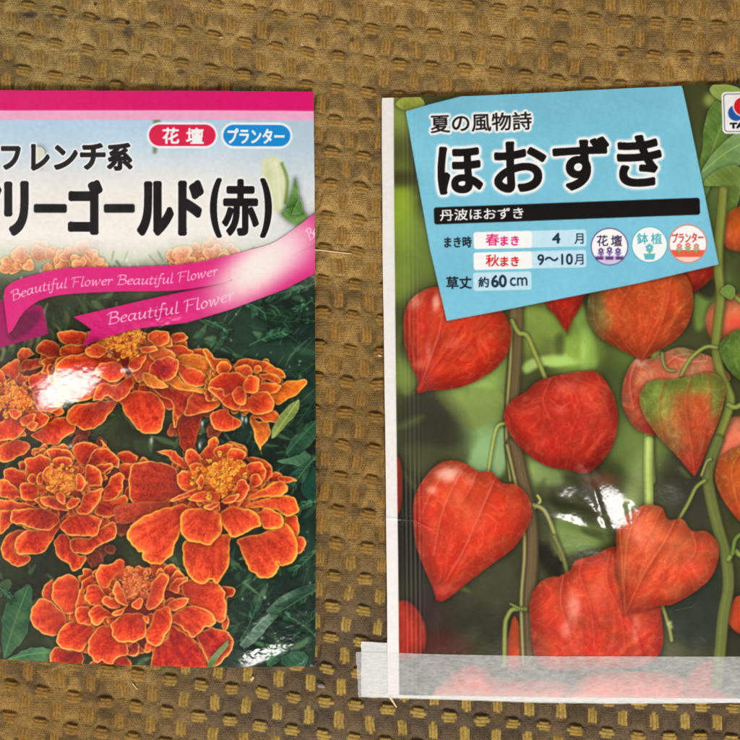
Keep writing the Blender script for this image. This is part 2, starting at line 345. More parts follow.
# --- upper-left and upper-middle blooms (tile A), upper-right bloom (tile B)
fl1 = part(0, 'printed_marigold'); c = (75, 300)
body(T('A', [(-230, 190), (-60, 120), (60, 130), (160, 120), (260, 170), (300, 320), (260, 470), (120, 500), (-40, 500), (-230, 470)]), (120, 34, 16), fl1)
filler('A', 60, 310, 200, 150, fl1, 40)
for pts in ([(-230, 420), (-200, 320), (-110, 300), (-60, 360), (-90, 440), (-160, 470)], [(-190, 260), (-130, 190), (-60, 200), (-40, 270), (-100, 320)], [(-100, 520), (-60, 440), (20, 430), (40, 480), (-20, 540)],
            [(75, 110), (90, 85), (135, 82), (165, 110), (120, 125), (110, 185), (95, 150)], [(5, 175), (40, 140), (85, 130), (100, 190), (70, 220), (30, 200), (10, 230)],
            [(-60, 190), (0, 175), (35, 210), (45, 245), (0, 260), (-50, 240)], [(100, 150), (130, 130), (200, 120), (270, 120), (230, 150), (160, 175), (105, 180)],
            [(0, 500), (70, 480), (130, 490), (125, 525), (60, 560), (0, 575)], [(135, 460), (180, 430), (230, 390), (300, 380), (340, 430), (280, 470), (240, 500), (190, 490)],
            [(-60, 420), (0, 400), (60, 370), (130, 400), (100, 450), (40, 480), (-40, 480)], [(110, 400), (150, 350), (215, 370), (215, 400), (160, 440), (130, 430)], [(140, 220), (190, 180), (300, 170), (290, 250), (200, 280), (150, 260)],
            [(150, 280), (220, 265), (290, 300), (250, 350), (180, 350)]): petal('A', pts, fl1, c)
florets('A', 70, 300, 82, 78, fl1, 130)
for pts in ([(95, 395), (120, 370), (160, 365), (150, 395), (115, 420)], [(40, 350), (75, 340), (100, 365), (70, 390)], [(115, 420), (140, 400), (170, 410), (140, 440)]): petal('A', pts, fl1, c)
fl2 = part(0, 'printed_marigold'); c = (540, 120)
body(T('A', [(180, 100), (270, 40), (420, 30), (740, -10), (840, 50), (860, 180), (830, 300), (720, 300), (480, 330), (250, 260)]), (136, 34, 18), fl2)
filler('A', 540, 150, 330, 130, fl2, 60)
for pts in ([(250, 15), (300, 5), (370, 10), (375, 60), (330, 70), (280, 55)], [(160, 90), (180, 50), (230, 45), (270, 75), (280, 110), (240, 125), (190, 110)], [(270, 80), (330, 60), (400, 70), (420, 110), (350, 130), (290, 120)],
            [(260, 130), (330, 110), (420, 110), (420, 200), (340, 220), (270, 200)]): petal('A', pts, fl2, c)
petal('A', [(650, 270), (690, 240), (760, 250), (780, 320), (740, 350), (700, 320)], fl2, c)
petal('A', [(525, 300), (560, 270), (640, 265), (690, 290), (715, 340), (715, 400), (690, 445), (620, 445), (570, 400), (540, 350)], fl2, c)
petal('A', [(290, 390), (320, 330), (430, 310), (495, 310), (490, 350), (440, 410), (390, 437), (340, 425)], fl2, c)
petal('B', [(10, 240), (60, 235), (100, 240), (190, 255), (180, 310), (130, 350), (100, 400), (90, 300), (60, 280)], fl2, (-40, 100), red=np.array([150, 30, 18.]))
petal('B', [(120, 360), (200, 335), (215, 360), (180, 480), (130, 490)], fl2, (100, 200), red=np.array([138, 34, 20.]), org=np.array([160, 48, 24.]), rim=np.array([190, 80, 40.]))
petal('A', [(280, 130), (400, 100), (520, 130), (540, 200), (470, 230), (400, 300), (300, 310), (250, 220)], fl2, c)
petal('A', [(400, 310), (430, 230), (500, 240), (560, 200), (585, 230), (560, 280), (510, 305), (470, 290)], fl2, c)
petal('A', [(600, 240), (640, 190), (700, 215), (735, 235), (720, 255), (660, 245)], fl2, c, org=np.array([236, 120, 44.]), red=np.array([222, 84, 30.]))
petal('A', [(560, 130), (620, 85), (740, 90), (740, 130), (690, 160), (640, 200), (600, 235)], fl2, c, red=np.array([212, 70, 28.]), org=np.array([236, 120, 50.]))
petal('A', [(420, 180), (450, 140), (520, 145), (545, 180), (530, 215), (470, 225)], fl2, c)
petal('A', [(560, 150), (590, 110), (640, 100), (620, 150), (580, 185)], fl2, c, red=np.array([170, 34, 30.]))
petal('B', [(180, 250), (240, 255), (290, 300), (220, 340), (140, 345)], fl2, (0, 150), red=np.array([176, 46, 24.]))
petal('B', [(90, 20), (130, 10), (160, 28), (140, 45), (95, 50)], fl2, (-30, 60))
petal('B', [(60, 80), (120, 60), (180, 90), (160, 130), (110, 110)], fl2, (-30, 60))
petal('B', [(110, 110), (160, 95), (230, 110), (262, 160), (230, 190), (170, 160), (120, 140)], fl2, (-30, 60), red=np.array([222, 110, 34.]), org=np.array([240, 146, 52.]))
petal('B', [(0, 20), (40, 5), (85, 30), (90, 65), (50, 75), (0, 60)], fl2, (-30, 60))
petal('B', [(-10, 80), (40, 60), (110, 105), (80, 125), (20, 130)], fl2, (-30, 60), red=np.array([218, 90, 40.]), org=np.array([234, 128, 60.]))
petal('B', [(60, 210), (110, 185), (150, 225), (230, 240), (240, 262), (150, 250), (80, 225)], fl2, (-30, 60), red=np.array([224, 106, 32.]), org=np.array([244, 150, 50.]))
petal('B', [(120, 140), (170, 155), (230, 185), (240, 215), (200, 235), (150, 220), (120, 180)], fl2, (-30, 60))
petal('B', [(0, 150), (30, 120), (80, 105), (115, 130), (110, 180), (60, 210), (10, 200)], fl2, (-30, 60), red=np.array([176, 30, 34.]))
petal('B', [(-20, 175), (50, 208), (75, 238), (0, 235), (-30, 200)], fl2, (-30, 60), red=np.array([226, 110, 40.]), org=np.array([242, 150, 60.]))
florets('A', 545, 60, 105, 62, fl2, 120, (242, 176, 56), (214, 110, 36))
for pts in ([(380, 80), (430, 60), (470, 80), (440, 120), (390, 115)], [(645, 15), (690, 0), (730, 12), (735, 60), (690, 70), (655, 50)], [(600, 80), (660, 65), (690, 90), (640, 100)]): petal('A', pts, fl2, c, red=np.array([200, 60, 28.]))
fl3 = part(0, 'printed_marigold'); c = (350, 225)
body(T('B', [(230, 200), (270, 130), (350, 120), (460, 125), (560, 190), (540, 280), (500, 340), (330, 350), (250, 280)]), (170, 54, 22), fl3)
filler('B', 390, 230, 150, 100, fl3, 40, np.array([200, 50, 22.]), np.array([236, 116, 40.]))
O2 = dict(red=np.array([206, 62, 22.]), org=np.array([238, 128, 42.]))
for pts, kw in (([(405, 350), (440, 370), (490, 385), (495, 440), (460, 480), (458, 515), (430, 440)], dict(red=np.array([206, 92, 30.]), org=np.array([236, 138, 48.]))),
                ([(245, 370), (260, 340), (320, 325), (330, 350), (375, 380), (365, 405), (310, 415), (260, 400)], {}), ([(410, 350), (480, 330), (520, 340), (545, 390), (490, 380), (440, 365)], O2),
                ([(500, 260), (540, 225), (600, 205), (642, 210), (630, 240), (570, 285), (520, 305)], dict(red=np.array([220, 100, 26.]), org=np.array([242, 140, 40.]))),
                ([(220, 90), (240, 82), (270, 115), (330, 130), (320, 170), (260, 160)], O2), ([(345, 150), (370, 120), (440, 120), (520, 150), (555, 195), (500, 180), (450, 170), (400, 180)], O2),
                ([(450, 185), (500, 178), (535, 200), (530, 222), (490, 215)], O2), ([(440, 240), (470, 210), (520, 220), (540, 235), (500, 262), (460, 262)], O2), ([(350, 160), (390, 140), (420, 155), (420, 190), (380, 190)], O2), ([(425, 150), (450, 140), (460, 165), (430, 180)], O2),
                ([(275, 150), (300, 130), (335, 150), (320, 180), (285, 180)], O2), ([(240, 240), (270, 190), (340, 175), (395, 190), (370, 240), (300, 270)], dict(red=np.array([204, 44, 18.]))), ([(240, 240), (300, 240), (310, 270), (350, 260), (385, 300), (350, 330), (300, 300)], {}),
                ([(400, 280), (430, 255), (480, 255), (510, 290), (500, 330), (450, 350), (400, 335), (360, 320)], dict(red=np.array([208, 56, 22.]))), ([(340, 265), (365, 230), (395, 260), (390, 300), (360, 310)], {}), ([(385, 230), (400, 195), (430, 185), (450, 210), (445, 255), (400, 260)], dict(red=np.array([204, 54, 20.])))):
    petal('B', pts, fl3, c, **kw)
# --- middle-left bloom (tile C)
fl4 = part(0, 'printed_marigold'); c = (270, 260)
body(T('C', [(10, 220), (110, 130), (230, 110), (400, 80), (520, 140), (560, 260), (520, 400), (360, 500), (150, 440), (20, 360)]), (118, 28, 14), fl4)
filler('C', 280, 270, 250, 190, fl4, 60)
for pts in ([(320, 85), (345, 55), (400, 60), (445, 70), (440, 40), (470, 70), (478, 100), (430, 120), (380, 150), (340, 140)], [(205, 95), (230, 78), (300, 90), (330, 130), (300, 125), (230, 130)],
            [(510, 100), (560, 95), (600, 118), (580, 150), (530, 140)], [(520, 150), (575, 148), (600, 180), (585, 215), (545, 215), (520, 190)], [(600, 140), (625, 118), (655, 150), (640, 185), (610, 205), (595, 180)], [(400, 100), (440, 75), (490, 95), (518, 130), (515, 170), (480, 150), (450, 145), (425, 160), (380, 150)],
            [(110, 160), (115, 125), (150, 112), (200, 112), (222, 130), (215, 165), (190, 200), (150, 205), (120, 195)], [(230, 135), (270, 115), (310, 125), (320, 150), (280, 165), (240, 160)], [(20, 180), (60, 165), (110, 190), (120, 240), (90, 270), (40, 260), (10, 240)],
            [(0, 215), (30, 215), (85, 265), (130, 290), (60, 300), (0, 290)], [(0, 300), (70, 310), (150, 325), (180, 345), (100, 355), (0, 350)], [(90, 240), (110, 225), (150, 232), (170, 260), (165, 300), (130, 310), (95, 290)],
            [(0, 360), (50, 350), (60, 390), (30, 430), (0, 450)], [(120, 205), (145, 190), (165, 215), (150, 235), (125, 230)], [(160, 210), (175, 180), (195, 190), (190, 230), (168, 235)], [(185, 195), (205, 155), (235, 165), (245, 205), (205, 232)],
            [(5, 510), (25, 460), (80, 435), (110, 440), (70, 490), (75, 535), (130, 550), (110, 592), (60, 585), (20, 560)], [(65, 500), (80, 470), (110, 440), (180, 435), (230, 400), (258, 385), (262, 420), (230, 480), (190, 535), (140, 540), (85, 540)],
            [(50, 390), (55, 350), (110, 340), (200, 345), (260, 380), (250, 410), (215, 435), (170, 430), (110, 415), (70, 410)], [(235, 510), (245, 465), (275, 450), (310, 470), (315, 510), (345, 540), (378, 550), (360, 595), (320, 610), (295, 580), (260, 555)],
            [(305, 480), (330, 465), (400, 465), (430, 430), (490, 400), (508, 440), (495, 480), (440, 500), (390, 540), (340, 540), (310, 520)], [(265, 425), (300, 375), (370, 362), (430, 385), (438, 420), (410, 460), (350, 465), (300, 460)],
            [(545, 260), (570, 240), (630, 222), (640, 240), (625, 285), (585, 300), (545, 290)], [(415, 350), (440, 310), (500, 300), (540, 280), (555, 310), (540, 345), (500, 375), (450, 378), (415, 365)], [(450, 270), (470, 230), (500, 190), (530, 182), (540, 220), (520, 280), (490, 308), (455, 300)],
            [(420, 160), (450, 145), (485, 150), (480, 170), (440, 190)], [(370, 180), (380, 155), (420, 165), (445, 200), (440, 240), (400, 245), (372, 215)]):
    petal('C', pts, fl4, c, red=np.array([184, 36, 18.]))
florets('C', 272, 232, 100, 78, fl4, 190)
for pts in ([(150, 300), (190, 292), (220, 320), (200, 345), (160, 320)], [(180, 300), (220, 288), (270, 310), (300, 350), (250, 348), (190, 325)], [(245, 300), (265, 270), (290, 300), (280, 325)], [(290, 320), (310, 295), (350, 300), (340, 330), (300, 345)], [(330, 200), (355, 190), (372, 230), (350, 270), (335, 245)],
            [(330, 350), (355, 315), (370, 280), (400, 262), (450, 255), (440, 290), (410, 340), (375, 370)]): petal('C', pts, fl4, c, red=np.array([190, 42, 20.]))
# --- bottom bloom (tiles E, F)
fl6 = part(0, 'printed_marigold'); c = (590, 215)
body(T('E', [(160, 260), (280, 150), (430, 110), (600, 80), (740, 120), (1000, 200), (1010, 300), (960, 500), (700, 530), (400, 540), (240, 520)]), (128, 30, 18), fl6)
filler('E', 580, 300, 330, 190, fl6, 56, pale=.06)
for pts in ([(185, 240), (200, 190), (230, 170), (240, 220), (225, 265), (205, 265)], [(222, 240), (235, 180), (290, 150), (345, 180), (345, 250), (330, 310), (290, 320), (250, 290)], [(135, 360), (140, 290), (180, 255), (240, 280), (290, 340), (270, 400), (240, 418), (180, 405)]): petal('E', pts, fl6, c, pale=.12)
petal('E', [(215, 525), (240, 470), (300, 480), (355, 490), (350, 560), (230, 560)], fl6, c, red=np.array([160, 20, 14.]))
petal('E', [(380, 560), (420, 520), (520, 500), (560, 520), (555, 570), (420, 570)], fl6, c, red=np.array([160, 22, 14.]))
petal('E', [(540, 470), (590, 440), (610, 460), (590, 510), (555, 500)], fl6, c, red=np.array([150, 24, 18.]))
petal('F', [(295, 190), (345, 200), (340, 230), (315, 250), (320, 340), (300, 370), (290, 250)], fl6, (0, 200), red=np.array([150, 20, 26.]))
petal('F', [(5, 470), (20, 440), (70, 400), (85, 345), (130, 375), (180, 405), (215, 450), (238, 535), (20, 540)], fl6, (-20, 200), red=np.array([176, 22, 14.]))
petal('F', [(190, 400), (220, 370), (270, 360), (330, 390), (342, 430), (330, 470), (280, 515), (240, 525), (215, 450)], fl6, (0, 200), red=np.array([182, 28, 24.]))
petal('F', [(130, 180), (200, 160), (260, 168), (300, 200), (310, 250), (310, 320), (280, 340), (220, 300), (150, 250)], fl6, (0, 200), pale=.12)
petal('F', [(85, 340), (100, 300), (180, 270), (260, 310), (272, 345), (220, 365), (180, 405), (150, 380), (110, 345)], fl6, (0, 200), red=np.array([196, 48, 28.]))
petal('F', [(60, 275), (110, 240), (165, 235), (150, 260), (110, 290), (85, 290)], fl6, (0, 200), pale=.1)
petal('F', [(75, 195), (100, 165), (150, 150), (155, 165), (125, 190), (120, 220), (90, 215)], fl6, (0, 200), pale=.15)
for pts in ([(245, 440), (260, 390), (320, 350), (400, 375), (415, 390), (380, 450), (350, 485), (300, 480), (270, 470)], [(330, 310), (345, 220), (370, 170), (410, 155), (430, 175), (380, 210), (370, 260), (400, 290), (350, 300)], [(330, 330), (345, 295), (390, 290), (400, 350), (390, 370), (345, 360)],
            [(415, 150), (440, 110), (480, 100), (520, 85), (540, 100), (530, 140), (500, 160), (480, 200), (440, 200)], [(380, 470), (400, 410), (440, 370), (490, 380), (540, 440), (560, 455), (550, 500), (510, 515), (490, 545), (460, 540), (440, 520), (420, 535), (395, 515)],
            [(370, 230), (385, 200), (420, 195), (450, 230), (470, 260), (430, 290), (390, 280), (375, 260)], [(385, 310), (420, 280), (460, 300), (495, 335), (455, 345), (430, 375), (400, 360), (388, 335)],
            [(635, 430), (650, 370), (680, 310), (715, 288), (745, 300), (745, 370), (720, 420), (690, 462), (650, 450)], [(485, 400), (495, 350), (560, 320), (640, 330), (635, 390), (615, 435), (560, 450), (510, 440)], [(620, 330), (650, 335), (648, 370), (628, 360)]): petal('E', pts, fl6, c, red=np.array([202, 44, 24.]))
florets('E', 585, 205, 88, 82, fl6, 150, (226, 142, 74), (196, 74, 46))
for pts in ([(630, 290), (650, 240), (670, 170), (710, 148), (738, 165), (720, 220), (700, 280), (650, 305)], [(445, 260), (470, 245), (500, 255), (530, 290), (490, 300), (460, 285)], [(490, 320), (520, 300), (555, 285), (540, 310), (510, 328)], [(490, 215), (505, 180), (530, 200), (545, 250), (555, 285), (520, 280)], [(570, 280), (600, 250), (625, 260), (615, 295), (585, 305)]): petal('E', pts, fl6, c, pale=.14)
leaf(T('F', [(238, 525), (245, 490), (300, 430), (322, 412), (318, 440), (285, 480), (255, 525)]), (70, 96, 46), (126, 146, 88))
# --- front bloom (tile D)
fl5 = part(0, 'printed_marigold'); c = (355, 215); Y = dict(red=np.array([206, 54, 30.]), org=np.array([238, 110, 48.]), rim=np.array([255, 204, 70.]), rw=1.35, ow=6.5)
body(T('D', [(190, 130), (300, 60), (450, 90), (520, 150), (560, 260), (540, 360), (380, 390), (220, 320), (170, 220)]), (128, 34, 18), fl5)
filler('D', 360, 210, 190, 140, fl5, 56)
petal('D', [(40, 130), (130, 112), (190, 130), (215, 170), (240, 215), (170, 250), (100, 268), (40, 255)], fl5, c, red=np.array([164, 40, 24.]), org=np.array([186, 60, 30.]), pale=.1)
petal('D', [(-20, 275), (30, 255), (100, 255), (170, 250), (160, 290), (80, 320), (0, 330)], fl5, c, red=np.array([150, 44, 28.]), org=np.array([160, 58, 36.]), rim=np.array([176, 92, 56.]), pale=.12)
for pts in ([(125, 75), (180, 68), (215, 95), (240, 135), (215, 130), (160, 90)], [(280, 85), (300, 65), (310, 40), (335, 25), (350, 40), (335, 70), (335, 95), (300, 120), (285, 110)], [(230, 75), (255, 65), (285, 95), (290, 125), (260, 140), (235, 115)], [(330, 80), (350, 55), (395, 55), (385, 80), (350, 100)],
            [(440, 100), (470, 92), (510, 105), (540, 140), (530, 165), (510, 178), (495, 140), (460, 115)], [(580, 310), (625, 300), (632, 360), (610, 378)], [(600, 385), (640, 375), (655, 400), (640, 432), (612, 432)]): petal('D', pts, fl5, c)
for pts in ([(415, 385), (500, 360), (560, 340), (580, 328), (610, 360), (625, 410), (620, 450), (590, 478), (563, 477), (556, 468), (562, 490), (545, 515), (510, 522), (470, 505), (440, 460), (425, 410)],
            [(28, 365), (40, 330), (90, 300), (150, 275), (220, 262), (260, 280), (240, 320), (200, 385), (190, 430), (150, 468), (110, 472), (80, 450), (78, 430), (60, 425), (35, 395)],
            [(220, 430), (235, 390), (290, 375), (390, 365), (385, 400), (390, 450), (370, 500), (342, 542), (325, 530), (292, 543), (250, 520), (225, 475)],
            [(430, 270), (500, 245), (560, 230), (610, 240), (630, 265), (625, 295), (590, 305), (560, 290), (500, 275)], [(480, 295), (520, 275), (560, 290), (575, 320), (555, 350), (510, 345), (495, 325)],
            [(345, 310), (380, 275), (440, 275), (490, 305), (495, 340), (440, 360), (400, 380), (375, 355)], [(210, 330), (220, 290), (260, 275), (330, 280), (360, 320), (358, 365), (320, 400), (260, 395), (220, 375)],
            [(450, 240), (500, 210), (550, 180), (590, 195), (590, 215), (560, 235), (520, 235), (480, 240)]): petal('D', pts, fl5, c, **Y)
for pts in ([(555, 170), (590, 165), (625, 180), (590, 187)], [(375, 85), (395, 62), (430, 70), (440, 100), (420, 120), (390, 110)], [(410, 130), (425, 105), (445, 120), (445, 155), (420, 165)], [(445, 140), (460, 115), (490, 110), (515, 135), (510, 170), (480, 195), (455, 175)], [(200, 165), (215, 145), (250, 145), (270, 170), (265, 205), (240, 220), (210, 200)],
            [(245, 130), (265, 112), (295, 125), (290, 165), (262, 170)], [(170, 255), (200, 235), (260, 205), (320, 195), (290, 225), (230, 240)], [(240, 245), (290, 215), (350, 225), (345, 250), (290, 250)]): petal('D', pts, fl5, c)
florets('D', 350, 165, 92, 74, fl5, 220, (246, 182, 56), (206, 96, 28))
for pts in ([(455, 200), (465, 160), (490, 155), (500, 185), (480, 200)], [(395, 235), (420, 180), (445, 180), (455, 210), (440, 240), (415, 255)], [(355, 250), (390, 230), (420, 225), (410, 245), (370, 260)], [(295, 268), (350, 250), (345, 270), (310, 280)], [(270, 180), (285, 150), (300, 175), (290, 205)]): petal('D', pts, fl5, c)
leaf(T('B', [(500, 440), (510, 390), (560, 320), (612, 288), (604, 340), (560, 390), (515, 440)]), (94, 112, 48), (146, 160, 86), mid=T('B', [(505, 440), (560, 360), (610, 290)]), teeth=.6)
for x, y in ((215, 385), (205, 475), (395, 370), (380, 365)): blob(*T('B', [(x, y)])[0], 1.3, 3, (205, 218, 218), .95)
blob(*T('A', [(660, 480)])[0], 1.6, 4, (190, 200, 190), .9); blob(*T('A', [(310, 505)])[0], 2, 2.2, (190, 196, 180), .9)

def soften(a=.5):
    B = IMG.copy()
    for ax in (0, 1): B = B * (1 - a) + (np.roll(B, 1, ax) + np.roll(B, -1, ax)) * (a / 2)
    IMG[:] = B
soften(.28)
# --- title panel, bands, buds, ribbon, badges
fadem = (1 - sm(234, 266, GY + 10 * (vnoise(GX, GY, 30, 4) - .5)) * 1.0) * (GX < 345)
gr = sm(120, 200, GY)[..., None]; rr = sm(200, 310, GX)[..., None]
tcol = np.array([182, 210, 234]) * (1 - gr) + np.array([240, 236, 230]) * gr
tcol = tcol * (1 - .8 * rr * (1 - .55 * gr)) + np.array([178, 200, 214]) * (.8 * rr * (1 - .55 * gr)) + (fbm(GX, GY, 50, 8)[..., None] - .5) * 10
IMG += (tcol - IMG) * (fadem * .97)[..., None]; ID[(GY < 252) & Lm & ((ID == mar_photo) | (GY < 244))] = mar_title
bud = part(0, 'printed_bud')
sk = part(0, 'printed_stem'); stroke(T('P', [(157, 116), (157, 132), (155, 152)]), 4.0, (116, 138, 108), sk, soft=1.6, taper=[1, .8, .5])
poly(T('G', [(588, 250), (590, 225), (615, 216), (635, 232), (645, 270), (640, 320), (628, 340), (600, 330)]), (214, 218, 178), bud, True, soft=2.2); stroke(T('G', [(600, 240), (604, 290), (612, 330)]), 2.2, (188, 204, 150), None, soft=2, alpha=.6); stroke(T('G', [(618, 228), (626, 280), (628, 330)]), 1.4, (228, 230, 200), None, soft=1.6, alpha=.7)
stroke(T('G', [(632, 232), (644, 270), (640, 320)]), 1.6, (120, 150, 78), bud, soft=1.2)
budl = part(0, 'printed_leaf')
for q in ([(640, 335), (655, 290), (662, 265), (670, 300), (660, 340)], [(630, 345), (660, 330), (690, 350), (668, 372)], [(655, 345), (672, 310), (678, 340)]): leaf(T('G', q), (70, 118, 52), (128, 164, 92), budl)
leaf(T('G', [(75, 215), (85, 195), (100, 205), (92, 240)]), (220, 216, 170), (226, 222, 180), bud, a=.6)
poly([(-60, 70), (345, 70), (345, 111), (-60, 111)], (216, 22, 108), mar_head)
poly([(-60, 110.6), (345, 110.6), (345, 120), (-60, 120)], (234, 166, 200), mar_pale)
sl = (slice(int((108 - Y0) * S), int((112 - Y0) * S)), slice(0, int((345 - X0) * S)))
IMG[sl] += (GY[sl] > 109)[..., None] * 6
rb = part(0, 'ribbon'); rbl = part(0, 'ribbon_lettering', rb)
mag = (208, 30, 114)
poly(T('H', [(-120, 250), (-60, 215), (0, 225), (95, 238), (110, 300), (60, 315), (0, 332), (-120, 350)]), (158, 22, 92), rb, soft=.5)
poly(T('H', [(22, 300), (40, 262), (80, 246), (92, 262), (70, 292), (40, 312), (26, 316)]), (112, 14, 66), rb, True, soft=2.2)
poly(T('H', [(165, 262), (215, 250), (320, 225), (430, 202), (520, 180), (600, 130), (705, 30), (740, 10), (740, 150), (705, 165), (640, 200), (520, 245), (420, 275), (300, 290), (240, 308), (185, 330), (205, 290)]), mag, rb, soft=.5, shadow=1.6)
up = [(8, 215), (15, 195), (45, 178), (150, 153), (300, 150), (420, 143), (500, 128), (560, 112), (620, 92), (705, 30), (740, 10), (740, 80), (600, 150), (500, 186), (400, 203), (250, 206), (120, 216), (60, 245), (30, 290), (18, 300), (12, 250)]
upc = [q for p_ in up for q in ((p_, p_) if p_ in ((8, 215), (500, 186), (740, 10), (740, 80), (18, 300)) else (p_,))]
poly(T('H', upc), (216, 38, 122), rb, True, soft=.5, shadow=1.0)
stroke(T('H', [(500, 188), (440, 199), (400, 203)]), .9, (120, 10, 60), rb, taper=[.4, 1, .2])
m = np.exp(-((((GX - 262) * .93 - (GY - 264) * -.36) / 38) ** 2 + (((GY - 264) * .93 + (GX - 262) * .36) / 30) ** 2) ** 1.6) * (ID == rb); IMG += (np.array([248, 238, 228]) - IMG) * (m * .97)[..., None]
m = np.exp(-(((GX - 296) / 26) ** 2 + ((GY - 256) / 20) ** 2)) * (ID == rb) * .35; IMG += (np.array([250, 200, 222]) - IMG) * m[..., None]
CAL = {'B': ([[(.08, 0), (.16, .7)], [(0, .6), (.12, .72), (.34, .72), (.42, .6), (.34, .42), (.16, .38)], [(.16, .38), (.38, .36), (.46, .2), (.34, .02), (.04, 0)]], .5),
       'e': ([[(.05, .22), (.2, .26), (.28, .34), (.22, .42), (.1, .36), (.04, .18), (.1, .02), (.26, .06)]], .32), 'a': ([[(.28, .4), (.14, .42), (.04, .26), (.05, .06), (.14, .02), (.26, .2), (.32, .42)], [(.32, .42), (.27, .08), (.36, .04)]], .4),
       'u': ([[(.02, .36), (.1, .42), (.06, .1), (.12, .02), (.24, .16), (.32, .42)], [(.32, .42), (.28, .06), (.36, .04)]], .4), 't': ([[(.14, .6), (.07, .1), (.13, .01), (.22, .06)], [(.02, .42), (.24, .43)]], .25),
       'i': ([[(.04, .36), (.11, .42), (.06, .08), (.14, .04)], [(.13, .6), (.15, .6)]], .19), 'f': ([[(.3, .74), (.22, .78), (.15, .62), (.06, -.1), (-.02, -.22), (-.08, -.16)], [(.02, .42), (.24, .43)]], .25), 'l': ([[(.14, .76), (.06, .1), (.1, .02), (.18, .05)]], .19),
       'F': ([[(.08, 0), (.16, .7)], [(0, .62), (.1, .72), (.5, .73)], [(.14, .38), (.36, .39)]], .46), 'o': ([[(.16, .42), (.05, .24), (.1, .02), (.22, .06), (.3, .26), (.24, .41), (.16, .42)]], .36),
       'w': ([[(.02, .38), (.08, .42), (.08, .02), (.24, .4), (.26, .02), (.44, .34), (.42, .44)]], .5), 'r': ([[(.02, .36), (.09, .42), (.05, 0)], [(.07, .22), (.18, .42), (.25, .38)]], .28), ' ': ([], .22)}
def calli(s, path, size, col, pid, wd=.43):
    p = spline(path, False, 8); seg = np.hypot(*np.diff(p, axis=0).T); cum = np.concatenate([[0], np.cumsum(seg)])
    tot = sum(CAL[ch][1] for ch in s); k = cum[-1] / (tot * size); x = 0
    for ch in s:
        for st in CAL[ch][0]:
            st = spline(st, False, 4) if len(st) > 2 else np.array(st)
            out = []
            for gx, gy in st:
                a = (x + gx) * size * k; px, py = np.interp(a, cum, p[:, 0]), np.interp(a, cum, p[:, 1])
                qx, qy = np.interp(a + 2, cum, p[:, 0]), np.interp(a + 2, cum, p[:, 1]); tx, ty = qx - px, qy - py; n_ = math.hypot(tx, ty)
                if n_ < 1e-4: tx, ty, n_ = p[-1][0] - p[-2][0], p[-1][1] - p[-2][1], math.hypot(*(p[-1] - p[-2]))
                tx /= n_; ty /= n_; u = gy * .12
                out.append((px + (ty * gy + tx * u) * size, py + (-tx * gy + ty * u) * size))
            for i in range(len(out) - 1):
                th = math.atan2(-(out[i + 1][1] - out[i][1]), out[i + 1][0] - out[i][0]); ww = wd * (.45 + .75 * abs(math.sin(th - .6)))
                stroke(out[i:i + 2], ww, col, pid, curved=False, soft=.35, alpha=.9)
        x += CAL[ch][1]
calli('Beautiful Flower Beautiful Flower', T('H', [(28, 226), (90, 206), (170, 195), (260, 190), (380, 187), (490, 168)]), 13, (240, 186, 212), rbl)
rbl = part(0, 'ribbon_lettering', rb)
calli('Beautiful Flower', T('H', [(242, 279), (310, 268), (400, 254), (470, 240), (528, 222)]), 15.5, (242, 196, 218), rbl, .5)
rbl = part(0, 'ribbon_lettering', rb)
calli('Beautiful', T('H', [(694, 90), (720, 72), (760, 30)]), 15, (240, 200, 220), rbl, .5)
for col, x0, x1, s_, lets in (((214, 32, 74), 148.5, 216.5, 'r', (('花', 171, 17), ('壇', 195, 18))), ((24, 136, 208), 222.5, 291, 'b', (('プランター', 256, 57),))):
    bp = part(0, 'badge', None, 'red pill badge' if s_ == 'r' else 'blue pill badge'); bl = part(0, 'badge_lettering', bp)
    rbox((x0 + x1) / 2, 135.5, x1 - x0 + 2.6, 26, 13, 0, (240, 238, 244), bp); rbox((x0 + x1) / 2, 135.5, x1 - x0 - 1.6, 21.4, 10.7, 0, col, bp)
    for ch, cx, wd in lets: text(ch, cx, 136, wd, 16.5 if s_ == 'r' else 15.5, 0, (248, 240, 246), .55, bl)
for ch, a, b, y0, y1 in (('フ', 1, 21, 146, 170), ('レ', 31, 50, 144, 171), ('ン', 54, 78, 145, 170), ('チ', 80, 106, 143, 170), ('系', 107, 133, 143, 171)):
    text(ch, (a + b) / 2, (y0 + y1) / 2, b - a, y1 - y0, 0, (30, 28, 30), 1.35, mar_tlet, 1.2, (246, 246, 248), .8)
for ch, a, b, y0, y1 in (('マ', -34, 1.8, 184, 236), ('リ', 4, 29, 181, 236), ('ー', 34, 67, 203, 214), ('ゴ', 68, 103, 180, 235), ('ー', 104, 135, 203, 214), ('ル', 137, 174, 181, 236), ('ド', 178, 204, 180, 236), ('(', 210, 222, 178, 238), ('赤', 222, 259, 179, 236), (')', 260, 272, 178, 238)):
    bd = 1.85 if ch in '()赤' else 2.75
    if ch == 'ー': rbox((a + b) / 2, (y0 + y1) / 2, b - a, 8.8, 2.2, 0, (24, 22, 24), mar_tlet)
    else: text(ch, (a + b) / 2, (y0 + y1) / 2, b - a, y1 - y0, 0, (24, 22, 24), bd, mar_tlet, 1.0, (246, 244, 244), 1.0)

